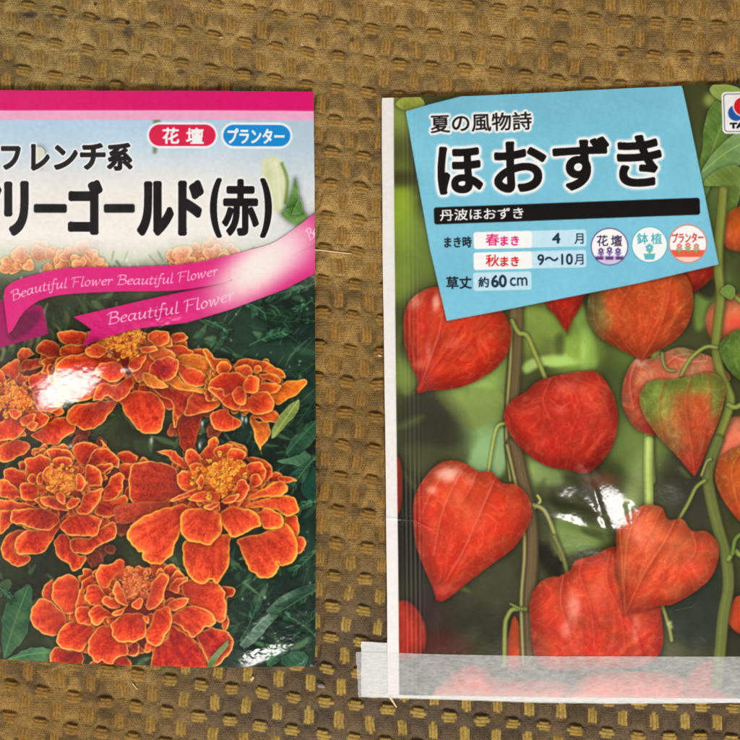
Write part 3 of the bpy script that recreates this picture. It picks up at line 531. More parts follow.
# ================================================================== artwork of the lantern-plant packet
lp = part(1, 'printed_photo'); Rm = GX >= 345; ID[Rm] = lp
bgc = np.where(Rm[..., None], np.array([62, 66, 36], np.float32), IMG)
IMG[:] = bgc
for x, y, rx, ry, col, a in [
    (400, 110, 22, 30, (104, 118, 44), 1), (412, 104, 8, 10, (170, 176, 70), .8), (402, 215, 14, 50, (112, 136, 24), 1), (420, 250, 30, 40, (100, 124, 40), .8), (402, 178, 22, 9, (56, 52, 26), .9), (398, 282, 16, 24, (96, 116, 36), .9), (392, 318, 14, 14, (60, 66, 30), .8),
    (412, 380, 26, 26, (92, 112, 44), .9), (432, 410, 34, 30, (44, 40, 28), .95), (400, 440, 20, 24, (58, 64, 34), .8), (470, 385, 34, 24, (128, 160, 74), .9), (490, 360, 20, 26, (116, 146, 62), .8), (478, 440, 26, 32, (114, 150, 84), .9), (452, 446, 18, 14, (70, 92, 56), .6),
    (530, 330, 20, 30, (110, 132, 50), .8), (575, 350, 26, 28, (118, 150, 52), .9), (560, 320, 26, 16, (94, 120, 40), .8), (556, 362, 24, 4, (150, 180, 86), .8), (585, 350, 5, 18, (150, 178, 84), .7), (640, 350, 30, 30, (84, 112, 40), .9), (690, 300, 22, 24, (50, 48, 30), .9), (665, 320, 12, 22, (104, 130, 52), .7), (640, 440, 40, 50, (94, 116, 50), .8), (620, 400, 14, 40, (66, 84, 36), .7),
    (545, 470, 30, 24, (120, 138, 62), .7), (590, 500, 50, 30, (56, 52, 40), .9), (560, 520, 34, 26, (52, 60, 30), .9), (585, 535, 26, 12, (112, 138, 66), .7), (640, 500, 18, 40, (150, 176, 96), .8), (680, 500, 40, 40, (54, 52, 40), .95), (660, 530, 24, 40, (64, 66, 44), .8), (600, 480, 16, 8, (130, 60, 44), .6),
    (440, 560, 60, 90, (40, 37, 28), .95), (500, 600, 30, 60, (44, 42, 28), .9), (400, 520, 12, 60, (34, 32, 24), .9), (420, 620, 30, 26, (52, 30, 26), .8), (440, 650, 30, 20, (84, 26, 22), .8), (560, 560, 20, 40, (60, 62, 34), .8), (480, 590, 30, 20, (58, 60, 40), .5), (690, 600, 50, 60, (46, 46, 34), .95), (672, 640, 14, 30, (92, 90, 54), .8), (740, 630, 30, 40, (40, 36, 30), .8),
    (700, 110, 14, 24, (56, 58, 28), .9), (712, 180, 22, 60, (70, 92, 36), .8), (735, 190, 14, 20, (44, 40, 26), .8), (740, 160, 30, 40, (92, 120, 56), .8), (712, 100, 8, 8, (150, 166, 70), .7), (720, 300, 20, 30, (84, 110, 44), .8), (700, 250, 8, 40, (120, 150, 60), .5), (730, 480, 30, 30, (60, 50, 36), .7), (560, 690, 200, 24, (64, 60, 50), .7)]:
    col = np.array(col, float); col = col * .86 + col.mean() * .14
    if col[1] > 95: col = col * 1.26
    elif col[1] > 55 and col[1] > col[0]: col = col * 1.15
    blob(x, y, rx * 1.02, ry * 1.02, col, a * .95, None, 3.2)
for t_, q, col, sf, al in (('R2', [(225, 415), (330, 545), (400, 540), (480, 500), (470, 420), (380, 395)], (122, 140, 70), 2.5, .8), ('R2', [(340, 690), (380, 600), (450, 550), (490, 560), (480, 700), (420, 740)], (138, 172, 118), 3, .85),
        ('R2', [(540, 320), (600, 285), (700, 275), (700, 300), (610, 320), (560, 345)], (164, 192, 104), 2, .8), ('R2', [(500, 125), (560, 100), (690, 150), (690, 230), (600, 190)], (126, 148, 66), 3, .7),
        ('R3', [(-20, 290), (40, 278), (60, 300), (20, 318), (-20, 320)], (160, 196, 100), 2, .8), ('R3', [(60, 120), (100, 90), (150, 250), (150, 320), (90, 330), (110, 260)], (138, 172, 78), 2.5, .7), ('R3', [(0, 210), (30, 200), (30, 270), (0, 270)], (70, 76, 40), 3, .8), ('R3', [(510, 60), (560, 60), (560, 160), (520, 180)], (120, 150, 66), 3, .7), ('R3', [(530, 0), (600, 0), (590, 60), (560, 70), (530, 50)], (44, 44, 30), 3, .9),
        ('R2', [(90, 430), (140, 440), (230, 420), (340, 560), (300, 640), (180, 660), (100, 600)], (50, 50, 36), 11, .85), ('R2', [(100, 170), (85, 250), (110, 330), (150, 400), (100, 420), (82, 300)], (116, 136, 60), 3, .6), ('R4', [(100, 30), (200, 20), (330, 40), (340, 80), (240, 80), (150, 130)], (72, 74, 44), 4, .7), ('R4', [(570, 90), (640, 80), (684, 120), (684, 160), (600, 160)], (134, 160, 96), 3, .7),
        ('R4', [(600, 380), (690, 400), (690, 500), (640, 500), (600, 440)], (28, 26, 20), 4, .9), ('R5', [(0, 290), (60, 300), (160, 370), (100, 400), (0, 420)], (116, 140, 72), 4, .8), ('R5', [(440, 560), (580, 470), (610, 560), (600, 740), (430, 740)], (44, 52, 44), 6, .8), ('R5', [(420, 60), (560, 60), (560, 280), (460, 280)], (54, 54, 44), 6, .7), ('R4', [(360, 480), (500, 440), (540, 560), (460, 640), (400, 600)], (74, 78, 54), 8, .5)):
    poly(T(t_, q), col, None, True, soft=sf, alpha=al)
IMG[Rm] *= (.9 + .2 * fbm(GX, GY, 34, 2)[Rm])[..., None]
leaf([(697, 190), (702, 150), (706, 118), (718, 100), (740, 100), (775, 120), (775, 150), (740, 150), (720, 165), (704, 200)], (58, 88, 34), (112, 142, 66), mid=[(700, 185), (716, 140), (730, 104)], teeth=.8)
leaf([(701, 172), (718, 148), (745, 128), (775, 124), (775, 160), (738, 165), (716, 172), (703, 182)], (96, 132, 74), (132, 160, 100), mid=[(702, 172), (730, 150), (770, 130)])
leaf([(703, 185), (718, 170), (738, 166), (742, 185), (732, 220), (722, 230), (728, 190)], (84, 108, 44), (126, 148, 74))
leaf([(710, 90), (718, 83), (740, 88), (735, 98), (720, 100)], (110, 136, 56), (150, 168, 84))
leaf([(396, 104), (404, 97), (420, 97), (424, 106), (408, 110)], (120, 134, 50), (168, 172, 76))
for k in range(120):
    x, y = rnd.uniform(398, 765), rnd.uniform(98, 690); L = rnd.uniform(6, 30); a = rnd.uniform(0, 3.14); g = rnd.random(); dk = 1 if y > 470 and rnd.random() < .7 else 0
    cb = (np.array([54, 62, 36]) * (1 - g) + np.array([30, 32, 22]) * g) if dk else (np.array([150, 176, 84]) * g + np.array([78, 100, 40]) * (1 - g))
    stroke([(x, y), (x + L * .5 * math.cos(a) + rnd.uniform(-4, 4), y + L * .5 * math.sin(a)), (x + L * math.cos(a), y + L * math.sin(a))], rnd.uniform(1, 5), cb, None, taper=[.2, 1, .8, .1], soft=rnd.uniform(1.8, 4), alpha=rnd.uniform(.2, .5))
for k in range(40): blob(rnd.uniform(398, 765), rnd.uniform(300, 690), .5, .5, (190, 186, 166), rnd.uniform(.2, .6))
stm = part(1, 'printed_stem')
def stem(t, pts, wd, col, taper=None, soft=.8):
    q = T(t, pts); stroke([(a + 1.2, b + .6) for a, b in q], wd * 1.15, (26, 24, 14), None, soft=2, taper=taper, alpha=.35)
    stroke(q, wd, col, stm, soft=soft, taper=taper, shade=.5)
    if wd > 3.5:
        for k in range(5):
            o_ = rnd.uniform(-.7, .7) * wd; stroke([(a + o_, b) for a, b in q], rnd.uniform(.3, .8), np.array(col) * rnd.choice([.72, .85, 1.2, 1.35]), None, soft=.9, alpha=.45)
def lantern(pts, pid, c_top, c_bot, veins=(), spots=(), green=None, soft=.6, shadow=2.2, rough=1.0, ax=None, soft_sh=False):
    p = spline(pts); sl = box(p, 7)
    if sl is None: return
    d = sdist(p, sl); x, y = GX[sl], GY[sl]
    if shadow: IMG[sl] *= (1 - .42 * np.exp(-np.clip(-d, 0, 99) / shadow) * (d < 0))[..., None]
    lo_, hi = p.min(0), p.max(0); v = (y - lo_[1]) / (hi[1] - lo_[1]); u = (x - lo_[0]) / (hi[0] - lo_[0])
    n = fbm(x, y, 16, 3); nf = fbm(x, y, 4, 6, 2); cr = 1 - np.abs(2 * fbm(x * 1.0, y * .7, 13, 11, 3) - 1)
    t = np.clip(v * .85 + (n - .5) * .9 * rough, 0, 1)[..., None]; c_top = np.array(c_top, np.float32) * .96 + np.array([2, 8, 0]); c_bot = np.array(c_bot, np.float32) * .93 + np.array([0, 6, 0])
    c = c_top * (1 - t) + np.array(c_bot, np.float32) * t
    if green is not None:
        for gx, gy, rx, ry, gc, ga in green:
            q = ga * np.exp(-(((x - gx) / rx) ** 2 + ((y - gy) / ry) ** 2) ** 1.5) * (.75 + .5 * n)
            c = c + (np.array(gc) - c) * np.clip(q, 0, 1)[..., None]
    c = c * (.74 + .28 * sm(0, 20, d) * (.8 + .4 * n) + .06 * (nf - .5) * rough + .24 * (n - .5) * rough)[..., None]
    P_ = np.array(pts); dup = np.where(np.abs(np.diff(P_, axis=0)).sum(1) < 1e-6)[0]; tip = P_[dup[0]] if len(dup) else np.array([(lo_[0] + hi[0]) / 2, hi[1] + 20])
    rt = np.hypot(x - tip[0], y - tip[1]); ang_ = np.arctan2(y - tip[1], x - tip[0]) * 16 + .05 * rt * (vnoise(x, y, 20, 3) - .5); ve = (fbm(ang_, rt * .08, 2.2, 13, 2) - .5) * sm(4, 40, rt); wr_ = vnoise(x + y, (y - x) * .35, 5, 14) - .5
    c = c * (1 + .16 * ve + .06 * wr_ * rough)[..., None] + np.array([14, 26, 18]) * (np.clip(ve * 1.6 + .5 * wr_, 0, 1))[..., None]
    if soft < .9:
        rg = 1 - np.abs(2 * fbm(ang_ * .9, rt * .16, 1.5, 11, 2) - 1); rg2 = 1 - np.abs(2 * vnoise(x + .4 * y, y - .4 * x, 4.2, 3) - 1)
        c = c + np.array([22, 34, 26]) * ((np.clip(rg - .86, 0, 1) * 6 * .9 + np.clip(rg2 - .90, 0, 1) * 5 * .4) * (.3 + .9 * n))[..., None]
        c = c * (1 + .10 * (vnoise(x, y, 1.3, 7) - .5))[..., None]
    c = c * .955
    blend(sl, aa(d, soft), np.clip(c, 0, 255), pid)
    inside = np.clip(aa(d, 1), 0, 1)
    def onto(fn):
        old = IMG[sl].copy(); fn(); IMG[sl] = old + (IMG[sl] - old) * inside[..., None]
    for vn, vw, vc in veins:
        onto(lambda: (stroke([(a + 1.6, b + .8) for a, b in vn], vw * 2.4, (140, 20, 12), None, soft=2.5, alpha=.28, taper=[.6, 1, .7, .3]), stroke(vn, vw * .75, vc, None, soft=.9, alpha=.5, taper=[.6, 1, .8, .35])))
    if soft < .9:
        for k in range(9):
            ax_, ay_ = lo_ + (hi - lo_) * np.array([rnd.uniform(.15, .85), rnd.uniform(.08, .7)]); dx_, dy_ = tip[0] - ax_, tip[1] - ay_; kk = math.hypot(dx_, dy_) + 1e-3; L_ = rnd.uniform(6, 16)
            q = [(ax_, ay_), (ax_ + dx_ / kk * L_ * .5 + rnd.uniform(-2, 2), ay_ + dy_ / kk * L_ * .5), (ax_ + dx_ / kk * L_ + rnd.uniform(-2, 2), ay_ + dy_ / kk * L_)]
            hl = rnd.random() < .6
            onto(lambda: stroke(q, rnd.uniform(.5, 1.4), np.array(c_top) * 1.18 + 14 if hl else np.array(c_bot) * .72, None, soft=1.3, alpha=.38, taper=[.2, 1, .2]))
    for sx, sy, rx, ry, scol, sa in spots:
        o = IMG[sl].copy(); q = np.exp(-(((x - sx) / rx) ** 2 + ((y - sy) / ry) ** 2) ** 1.3) * sa * np.clip(.25 + 1.5 * fbm(x + y * .4, y, 5, 12, 2), 0, 1.0)
        IMG[sl] = o + (np.array(scol) - o) * (np.clip(q, 0, 1) * inside)[..., None]
def lant(label=None): return part(1, 'printed_lantern', None, label)
PK = (246, 140, 112); VC = (240, 120, 84)
# far, blurred lanterns first
lantern(T('R3', [(555, 150), (580, 90), (650, 55), (720, 60), (740, 130), (740, 200), (690, 240), (620, 235), (580, 220)]), lant(), (240, 128, 90), (214, 84, 56), soft=2.5, spots=[(735, 322, 8, 6, (236, 70, 60), .8)])
lantern([(722, 236), (726, 216), (742, 206), (762, 210), (770, 250), (745, 252), (728, 248)], lant(), (226, 96, 36), (222, 84, 50), soft=1.6)
lantern(T('R3', [(560, 640), (600, 560), (640, 512), (700, 505), (790, 520), (800, 620), (740, 640), (600, 720), (555, 720)]), lant(), (242, 128, 100), (226, 96, 74), soft=2)
lantern(T('R4', [(70, 620), (100, 595), (140, 610), (175, 660), (190, 740), (160, 800), (70, 800)]), lant(), (198, 48, 34), (190, 40, 30), soft=1.5)
lantern([(395, 462), (400, 460), (402, 480), (401, 508), (395, 512)], lant(), (190, 50, 40), (170, 40, 34), soft=1)
lantern(T('R5', [(640, 660), (660, 590), (690, 575), (760, 580), (770, 740), (690, 720), (650, 690)]), lant(), (232, 84, 44), (206, 56, 32), soft=1)
lantern(T('R6', [(300, 160), (312, 100), (322, 66), (335, 100), (338, 160)]), lant(), (232, 84, 40), (222, 70, 40), soft=1)
lantern(T('R1', [(575, 400), (640, 360), (690, 375), (684, 400), (662, 420), (640, 428)]), lant(), (190, 36, 22), (160, 30, 20), soft=.8)
# lanterns along the bottom seen through the tape
lantern(T('R6', [(185, 225), (195, 185), (230, 160), (265, 162), (300, 185), (420, 190), (410, 235)]), lant(), (214, 70, 54), (206, 62, 50), soft=1)
lantern(T('R6', [(435, 235), (440, 190), (480, 170), (560, 170), (620, 178), (700, 205), (725, 235)]), lant(), (222, 80, 54), (206, 62, 50), soft=1)
lantern(T('R6', [(640, 215), (655, 165), (690, 150), (705, 200), (715, 230)]), lant(), (214, 66, 54), (206, 62, 50), soft=1)
# stake and stems
stem('R2', [(522, 100), (518, 250), (506, 430), (505, 600), (520, 740)], 7.4, (96, 82, 52)); stem('R2', [(505, 150), (500, 300), (488, 470), (486, 600), (500, 740)], 1.6, (126, 126, 72), soft=1.2)
stem('R4', [(510, 20), (535, 130), (565, 280), (572, 420), (563, 600), (572, 830)], 8.6, (92, 76, 52)); stem('R4', [(488, 20), (515, 140), (546, 280), (552, 420), (540, 600), (548, 830)], 1.8, (128, 126, 76), soft=1.4)
stem('R3', [(372, 240), (365, 330), (350, 420), (345, 560), (352, 740)], 5.0, (132, 152, 76)); stem('R5', [(345, 0), (342, 120), (345, 250)], 5, (150, 168, 92))
lantern(T('R3', [(245, 430), (260, 350), (300, 290), (360, 290), (420, 260), (470, 250), (540, 270), (600, 300), (650, 370), (560, 400), (400, 560), (330, 565), (290, 540), (255, 480)]), lant('crumpled pink lantern behind the half green one'), (222, 134, 100), (196, 40, 30), green=[(690, 352, 14, 6, (150, 150, 80), .7)], rough=1.6,
        veins=[(T('R3', [(300, 290), (275, 380), (290, 480)]), .8, (236, 160, 130)), (T('R3', [(430, 280), (490, 300), (560, 300)]), 1.2, (246, 190, 160)), (T('R3', [(400, 320), (450, 280), (520, 275)]), .9, (240, 176, 140))], spots=[(640, 362, 6, 5, (246, 190, 160), .8)])
stem('R3', [(622, -330), (616, -250), (606, -140), (604, -40), (612, 60), (600, 170), (595, 250), (610, 340), (635, 400), (648, 450), (620, 540), (580, 640), (560, 740)], 5.0, (108, 116, 52))
stem('R5', [(600, 0), (565, 110), (572, 200), (600, 320), (630, 430), (640, 540), (620, 660), (600, 900)], 6.0, (98, 106, 54))
stem('R3', [(465, 352), (500, 290), (555, 248), (598, 250)], 2.0, (120, 128, 62)); stem('R3', [(395, 270), (398, 300), (412, 330), (440, 335)], 1.8, (118, 110, 62))
stem('R3', [(640, 30), (660, 55), (700, 90)], 2.2, (116, 128, 58)); stem('R3', [(640, 460), (670, 470), (720, 440)], 2.6, (116, 126, 60))
stem('R5', [(455, 295), (490, 235), (520, 175), (552, 150)], 2.0, (112, 122, 60)); stem('R5', [(540, 130), (560, 80), (575, 70)], 1.4, (130, 130, 74))
stem('R5', [(640, 440), (665, 410), (684, 425), (740, 440)], 2.6, (110, 126, 58)); stem('R5', [(655, 420), (665, 370), (684, 350)], 2.2, (90, 108, 48)); stem('R5', [(395, 610), (420, 690), (430, 740)], 2, (120, 126, 66))
stem('R2', [(505, 150), (530, 195), (560, 205), (590, 270), (628, 360)], 2.4, (122, 130, 62)); stem('R2', [(478, 530), (450, 545), (432, 620), (418, 715)], 1.9, (136, 148, 76))
stem('R4', [(590, 250), (610, 225), (600, 205)], 1.6, (140, 150, 80)); stem('R4', [(585, 240), (625, 260), (660, 340), (690, 440)], 2.2, (126, 126, 76)); stem('R5', [(-5, 355), (25, 420), (48, 505)], 2.4, (96, 98, 54))
stem('R4', [(555, 625), (510, 625), (490, 650), (480, 690), (478, 830)], 2.4, (116, 124, 62)); stem('R4', [(500, 605), (520, 615), (545, 625)], 1.3, (100, 112, 50))
leaf(T('R1', [(700, 430), (715, 415), (730, 425), (722, 445)]), (80, 110, 44), (120, 150, 70))
# half-green lanterns and the sharp red ones
lantern(T('R3', [(610, 270), (620, 220), (690, 180), (790, 180), (800, 380), (740, 400), (690, 375), (640, 330)]), lant('green unripe lantern at the right edge'), (104, 138, 54), (120, 128, 60), veins=[(T('R3', [(690, 190), (690, 290), (720, 390)]), .9, (150, 172, 90))])
lantern(T('R5', [(590, 130), (610, 70), (660, 35), (760, 20), (790, 150), (770, 330), (700, 315), (640, 250), (600, 180)]), lant(), (196, 96, 40), (214, 70, 34), veins=[(T('R5', [(690, 40), (650, 120), (690, 280)]), .9, (226, 140, 70)), (T('R5', [(740, 60), (720, 200), (720, 310)]), .8, (220, 120, 60))])
lantern(T('R3', [(-30, 60), (20, 20), (110, 40), (100, 80), (85, 115), (62, 150), (45, 195), (45, 195), (25, 170), (0, 130), (-30, 100)]), lant(), (184, 26, 20), (196, 34, 24))
lantern(T('R3', [(118, 130), (125, 60), (180, -20), (300, -50), (440, -40), (495, 0), (510, 80), (490, 165), (440, 225), (370, 268), (320, 300), (320, 300), (300, 287), (230, 252), (165, 212), (130, 170)]), lant('orange lantern with a green shoulder'), (196, 72, 34), (190, 56, 30),
        green=[(593, 310, 12, 34, (108, 108, 56), .95), (604, 322, 10, 14, (150, 120, 60), .5)], veins=[(T('R3', [(425, 0), (410, 100), (370, 210), (318, 296)]), 1.2, (214, 110, 70)), (T('R3', [(280, 20), (230, 120), (250, 220), (310, 290)]), .6, (206, 96, 56)), (T('R3', [(140, 60), (150, 160), (240, 250)]), .7, (150, 120, 70))])
lantern(T('R3', [(310, 440), (330, 390), (370, 370), (440, 368), (500, 355), (560, 342), (600, 350), (630, 400), (612, 500), (572, 600), (540, 680), (515, 727), (515, 727), (490, 700), (440, 640), (390, 590), (345, 530), (320, 480)]), lant('half green half red lantern'), (196, 88, 48), (204, 52, 40),
        green=[(655, 395, 22, 34, (130, 148, 62), .98), (690, 382, 40, 12, (132, 160, 60), .95), (716, 392, 9, 26, (126, 136, 56), .9), (672, 440, 14, 18, (140, 130, 70), .5)], veins=[(T('R3', [(500, 358), (480, 450), (500, 600), (515, 720)]), .8, (200, 120, 70)), (T('R3', [(400, 372), (380, 470), (400, 590)]), .6, (170, 160, 90)), (T('R3', [(560, 345), (570, 450), (540, 640)]), .7, (190, 120, 70))])
lantern(T('R2', [(105, 180), (112, 110), (140, 65), (185, 35), (240, 22), (330, 10), (420, 60), (480, 130), (503, 185), (500, 230), (480, 285), (430, 340), (350, 385), (270, 405), (200, 408), (165, 418), (150, 405), (150, 405), (160, 375), (130, 310), (110, 240)]), lant(), (222, 60, 36), (190, 28, 16),
        veins=[(T('R2', [(205, 40), (185, 160), (190, 260), (160, 405)]), 2.2, (200, 30, 20)), (T('R2', [(250, 120), (235, 200), (200, 300), (165, 405)]), 1.1, (240, 140, 120)), (T('R2', [(330, 130), (280, 230), (210, 330), (165, 408)]), .8, (226, 90, 70)), (T('R2', [(430, 130), (370, 200), (290, 300)]), .7, (220, 84, 64)), (T('R2', [(130, 100), (130, 200), (150, 330)]), .8, (232, 96, 64))],
        spots=[(414, 300, 7, 9, (246, 176, 156), .6), (436, 303, 4, 9, (246, 190, 176), .7), (428, 352, 3, 9, (246, 170, 150), .5), (455, 344, 10, 6, (226, 96, 78), .5), (422, 364, 10, 5, (236, 120, 96), .45)])
lantern(T('R2', [(475, 500), (500, 450), (560, 410), (600, 375), (650, 358)]) + T('R3', [(20, 350), (90, 338), (150, 340), (190, 380), (220, 440), (232, 510), (220, 590), (180, 660), (110, 712), (40, 700)]) + T('R2', [(640, 690), (560, 640), (500, 570)]), lant(), (204, 48, 36), (184, 26, 22),
        veins=[(T('R2', [(650, 362), (620, 440), (640, 500)]), .8, (226, 96, 76)), (T('R3', [(20, 352), (60, 400), (90, 470), (60, 560)]), .8, (224, 92, 74)), (T('R3', [(20, 352), (110, 380), (170, 430), (200, 500)]), .7, (220, 84, 68)), (T('R3', [(-20, 440), (20, 470), (60, 450)]), .8, (236, 130, 110))], spots=[(570, 388, 14, 6, (226, 100, 80), .5), (560, 410, 8, 4, (236, 130, 110), .35)])
lantern(T('R4', [(140, 270), (150, 200), (190, 130), (240, 85), (290, 75), (340, 90), (380, 115), (430, 118), (470, 158), (520, 165), (560, 200), (580, 260), (560, 330), (510, 400), (430, 460), (350, 520), (290, 570), (250, 595), (225, 590), (225, 590), (215, 550), (180, 470), (150, 380)]), lant(), (222, 66, 40), (198, 30, 22),
        veins=[(T('R4', [(320, 115), (265, 220), (235, 320), (218, 425)]), 1.0, (244, 140, 108)), (T('R4', [(440, 150), (400, 240), (335, 390), (262, 520)]), 1.1, (246, 146, 112)), (T('R4', [(250, 130), (195, 220), (165, 300)]), .9, (240, 120, 90)), (T('R4', [(375, 120), (350, 180), (320, 230)]), .7, (236, 110, 84)), (T('R4', [(520, 170), (540, 240), (500, 360)]), .6, (214, 60, 46))],
        spots=[(448, 474, 12, 8, (250, 206, 190), .75), (432, 490, 6, 4, (246, 180, 160), .6), (470, 480, 5, 6, (244, 150, 124), .5), (475, 520, 14, 16, (230, 96, 66), .5), (455, 500, 10, 12, (236, 110, 76), .45), (445, 590, 12, 6, (224, 90, 76), .5)])
# the big crumpled pair at the bottom
lantern(T('R4', [(572, 640), (580, 570), (610, 525), (650, 505), (680, 505)]) + T('R5', [(20, 500), (55, 480), (75, 445), (140, 425), (225, 395), (300, 480), (380, 600), (392, 640), (392, 780), (300, 840), (100, 850), (-60, 830)]), lant('large crumpled lantern below the pair'), (216, 64, 40), (196, 40, 30), rough=1.5,
        veins=[(T('R5', [(100, 440), (90, 500), (130, 620), (150, 800)]), 1.0, (230, 100, 74)), (T('R5', [(200, 410), (190, 520), (240, 640), (260, 780)]), 1.2, (226, 96, 70)), (T('R5', [(270, 650), (300, 700), (330, 800)]), 1.3, (150, 24, 24)), (T('R5', [(30, 500), (20, 600), (60, 740)]), .9, (236, 120, 96)), (T('R5', [(120, 620), (160, 680), (170, 720)]), .8, (160, 34, 28))],
        spots=[(574, 606, 7, 16, (240, 160, 140), .7), (566, 630, 6, 10, (240, 150, 132), .55), (596, 595, 10, 14, (226, 100, 74), .5), (636, 630, 4, 14, (240, 150, 130), .5), (576, 560, 8, 5, (236, 96, 70), .5)])
lantern(T('R5', [(225, 400), (235, 310), (285, 258), (340, 238), (395, 250), (417, 293), (470, 292), (505, 335), (560, 337), (602, 385), (600, 450), (570, 515), (510, 565), (430, 608), (385, 612), (310, 636), (258, 642), (258, 642), (240, 560), (225, 480)]), lant(), (222, 92, 56), (200, 46, 30),
        veins=[(T('R5', [(440, 300), (400, 380), (335, 480), (260, 638)]), 1.2, (240, 138, 96)), (T('R5', [(320, 240), (270, 360), (255, 500), (258, 636)]), 1.0, (230, 150, 84)), (T('R5', [(505, 340), (520, 400), (500, 440)]), .9, (236, 128, 92)), (T('R5', [(395, 255), (370, 300), (310, 420)]), .7, (236, 124, 90)), (T('R5', [(240, 320), (245, 420), (250, 560)]), .6, (236, 160, 90))],
        spots=[(640, 535, 14, 14, (236, 140, 104), .5), (625, 560, 6, 20, (232, 130, 76), .4), (690, 570, 12, 10, (214, 50, 38), .5)])
for x, y, s_ in ((575, 655, 0), ): pass
for x, y in ((419, 680), (428, 690), (425, 675)): blob(*T('R5', [(x, y)])[0], 1.8, 2, (180, 186, 130), .8)

_keep = IMG[:, :int((345 - X0) * S)].copy(); soften(.34); IMG[:, :int((345 - X0) * S)] = _keep
# blue title panel with its lettering
pan = part(1, 'title_panel'); let = part(1, 'title_lettering', pan)
poly([(405.8, 111), (430, 104), (465, 95), (500, 85), (560, 75), (678, 75), (683, 88), (700, 172), (718.8, 264.5), (640, 283), (560, 299), (500, 311), (446.6, 321), (430, 250), (415, 165)], (120, 190, 214), pan, soft=.5, shadow=1.4)
mP = ID == pan; IMG[mP] += ((fbm(GX, GY, 40, 9)[mP] - .5) * 14)[:, None]
def R1t(s, cx, cy, wd, ht, ang, **k):
    (x, y), = T('R1', [(cx, cy)]); r = TILES['R1'][2]; text(s, x, y, wd / r, ht / r, ang, **k)
R1t('夏の風物詩', 215, 86, 206, 38, -.035, col=(34, 28, 26), bold=.42, pid=let, halo=2.0, halo_col=(240, 242, 242), halo_soft=.8)
for ch, cx, cy, wd, ht in (('ほ', 172, 183, 92, 98), ('お', 294, 176, 108, 104), ('ず', 418, 170, 116, 108), ('き', 536, 164, 92, 106)):
    R1t(ch, cx, cy, wd, ht, -.04, col=(22, 19, 18), bold=1.95, pid=let, halo=2.6, halo_col=(240, 243, 243), halo_soft=1.0)
bar = part(1, 'name_bar', None, 'black bar with small white lettering'); barl = part(1, 'name_lettering', bar)
(x, y), = T('R1', [(389, 266)]); rbox(x, y, 266, 17, 2.6, -.037, (20, 18, 18), bar)
R1t('丹波ほおずき', 216, 272, 170, 24, -.03, col=(238, 238, 236), bold=.3, pid=barl)
R1t('まき時', 168, 329, 56, 23, -.02, col=(30, 36, 44), bold=.35, pid=let)
R1t('草丈', 170, 411, 52, 26, -.02, col=(30, 36, 44), bold=.4, pid=let)
def vbox(cx, cy, wd, ht, split, label):
    b_ = part(1, 'value_box', None, label); l_ = part(1, 'value_lettering', b_); (x, y), = T('R1', [(cx, cy)]); r = TILES['R1'][2]
    rbox(x, y, wd / r, ht / r, 2.6, -.025, (190, 222, 236), b_)
    if split: rbox(x - (wd - split) / 2 / r, y + .025 * (wd - split) / 2 / r, split / r, ht / r, 2.6, -.025, (240, 240, 242), b_)
    return l_
l_ = vbox(314, 323, 228, 34, 118, 'pale box with pink lettering')
R1t('春', 238, 324, 28, 25, -.02, col=(222, 30, 110), bold=.3, pid=l_); R1t('まき', 273, 326, 38, 20, -.02, col=(222, 30, 110), bold=.35, pid=l_); R1t('4', 367, 321, 17, 22, -.02, col=(28, 52, 72), bold=.5, pid=l_); R1t('月', 413, 322, 19, 22, -.02, col=(28, 52, 72), bold=.3, pid=l_)
l_ = vbox(314, 365, 228, 35, 118, 'pale box with red lettering')
R1t('秋', 238, 366, 28, 25, -.02, col=(206, 34, 30), bold=.3, pid=l_); R1t('まき', 273, 368, 38, 20, -.02, col=(206, 34, 30), bold=.35, pid=l_); R1t('9〜10', 365, 364, 72, 23, -.02, col=(28, 52, 72), bold=.45, pid=l_); R1t('月', 413, 364, 19, 22, -.02, col=(28, 52, 72), bold=.3, pid=l_)
l_ = vbox(258, 408, 118, 37, 0, 'pale box with dark lettering')
R1t('約', 220, 410, 22, 22, -.02, col=(28, 52, 72), bold=.35, pid=l_); R1t('60', 251, 408, 32, 26, -.02, col=(28, 52, 72), bold=.6, pid=l_); R1t('cm', 291, 409, 36, 18, -.02, col=(28, 52, 72), bold=.3, pid=l_)
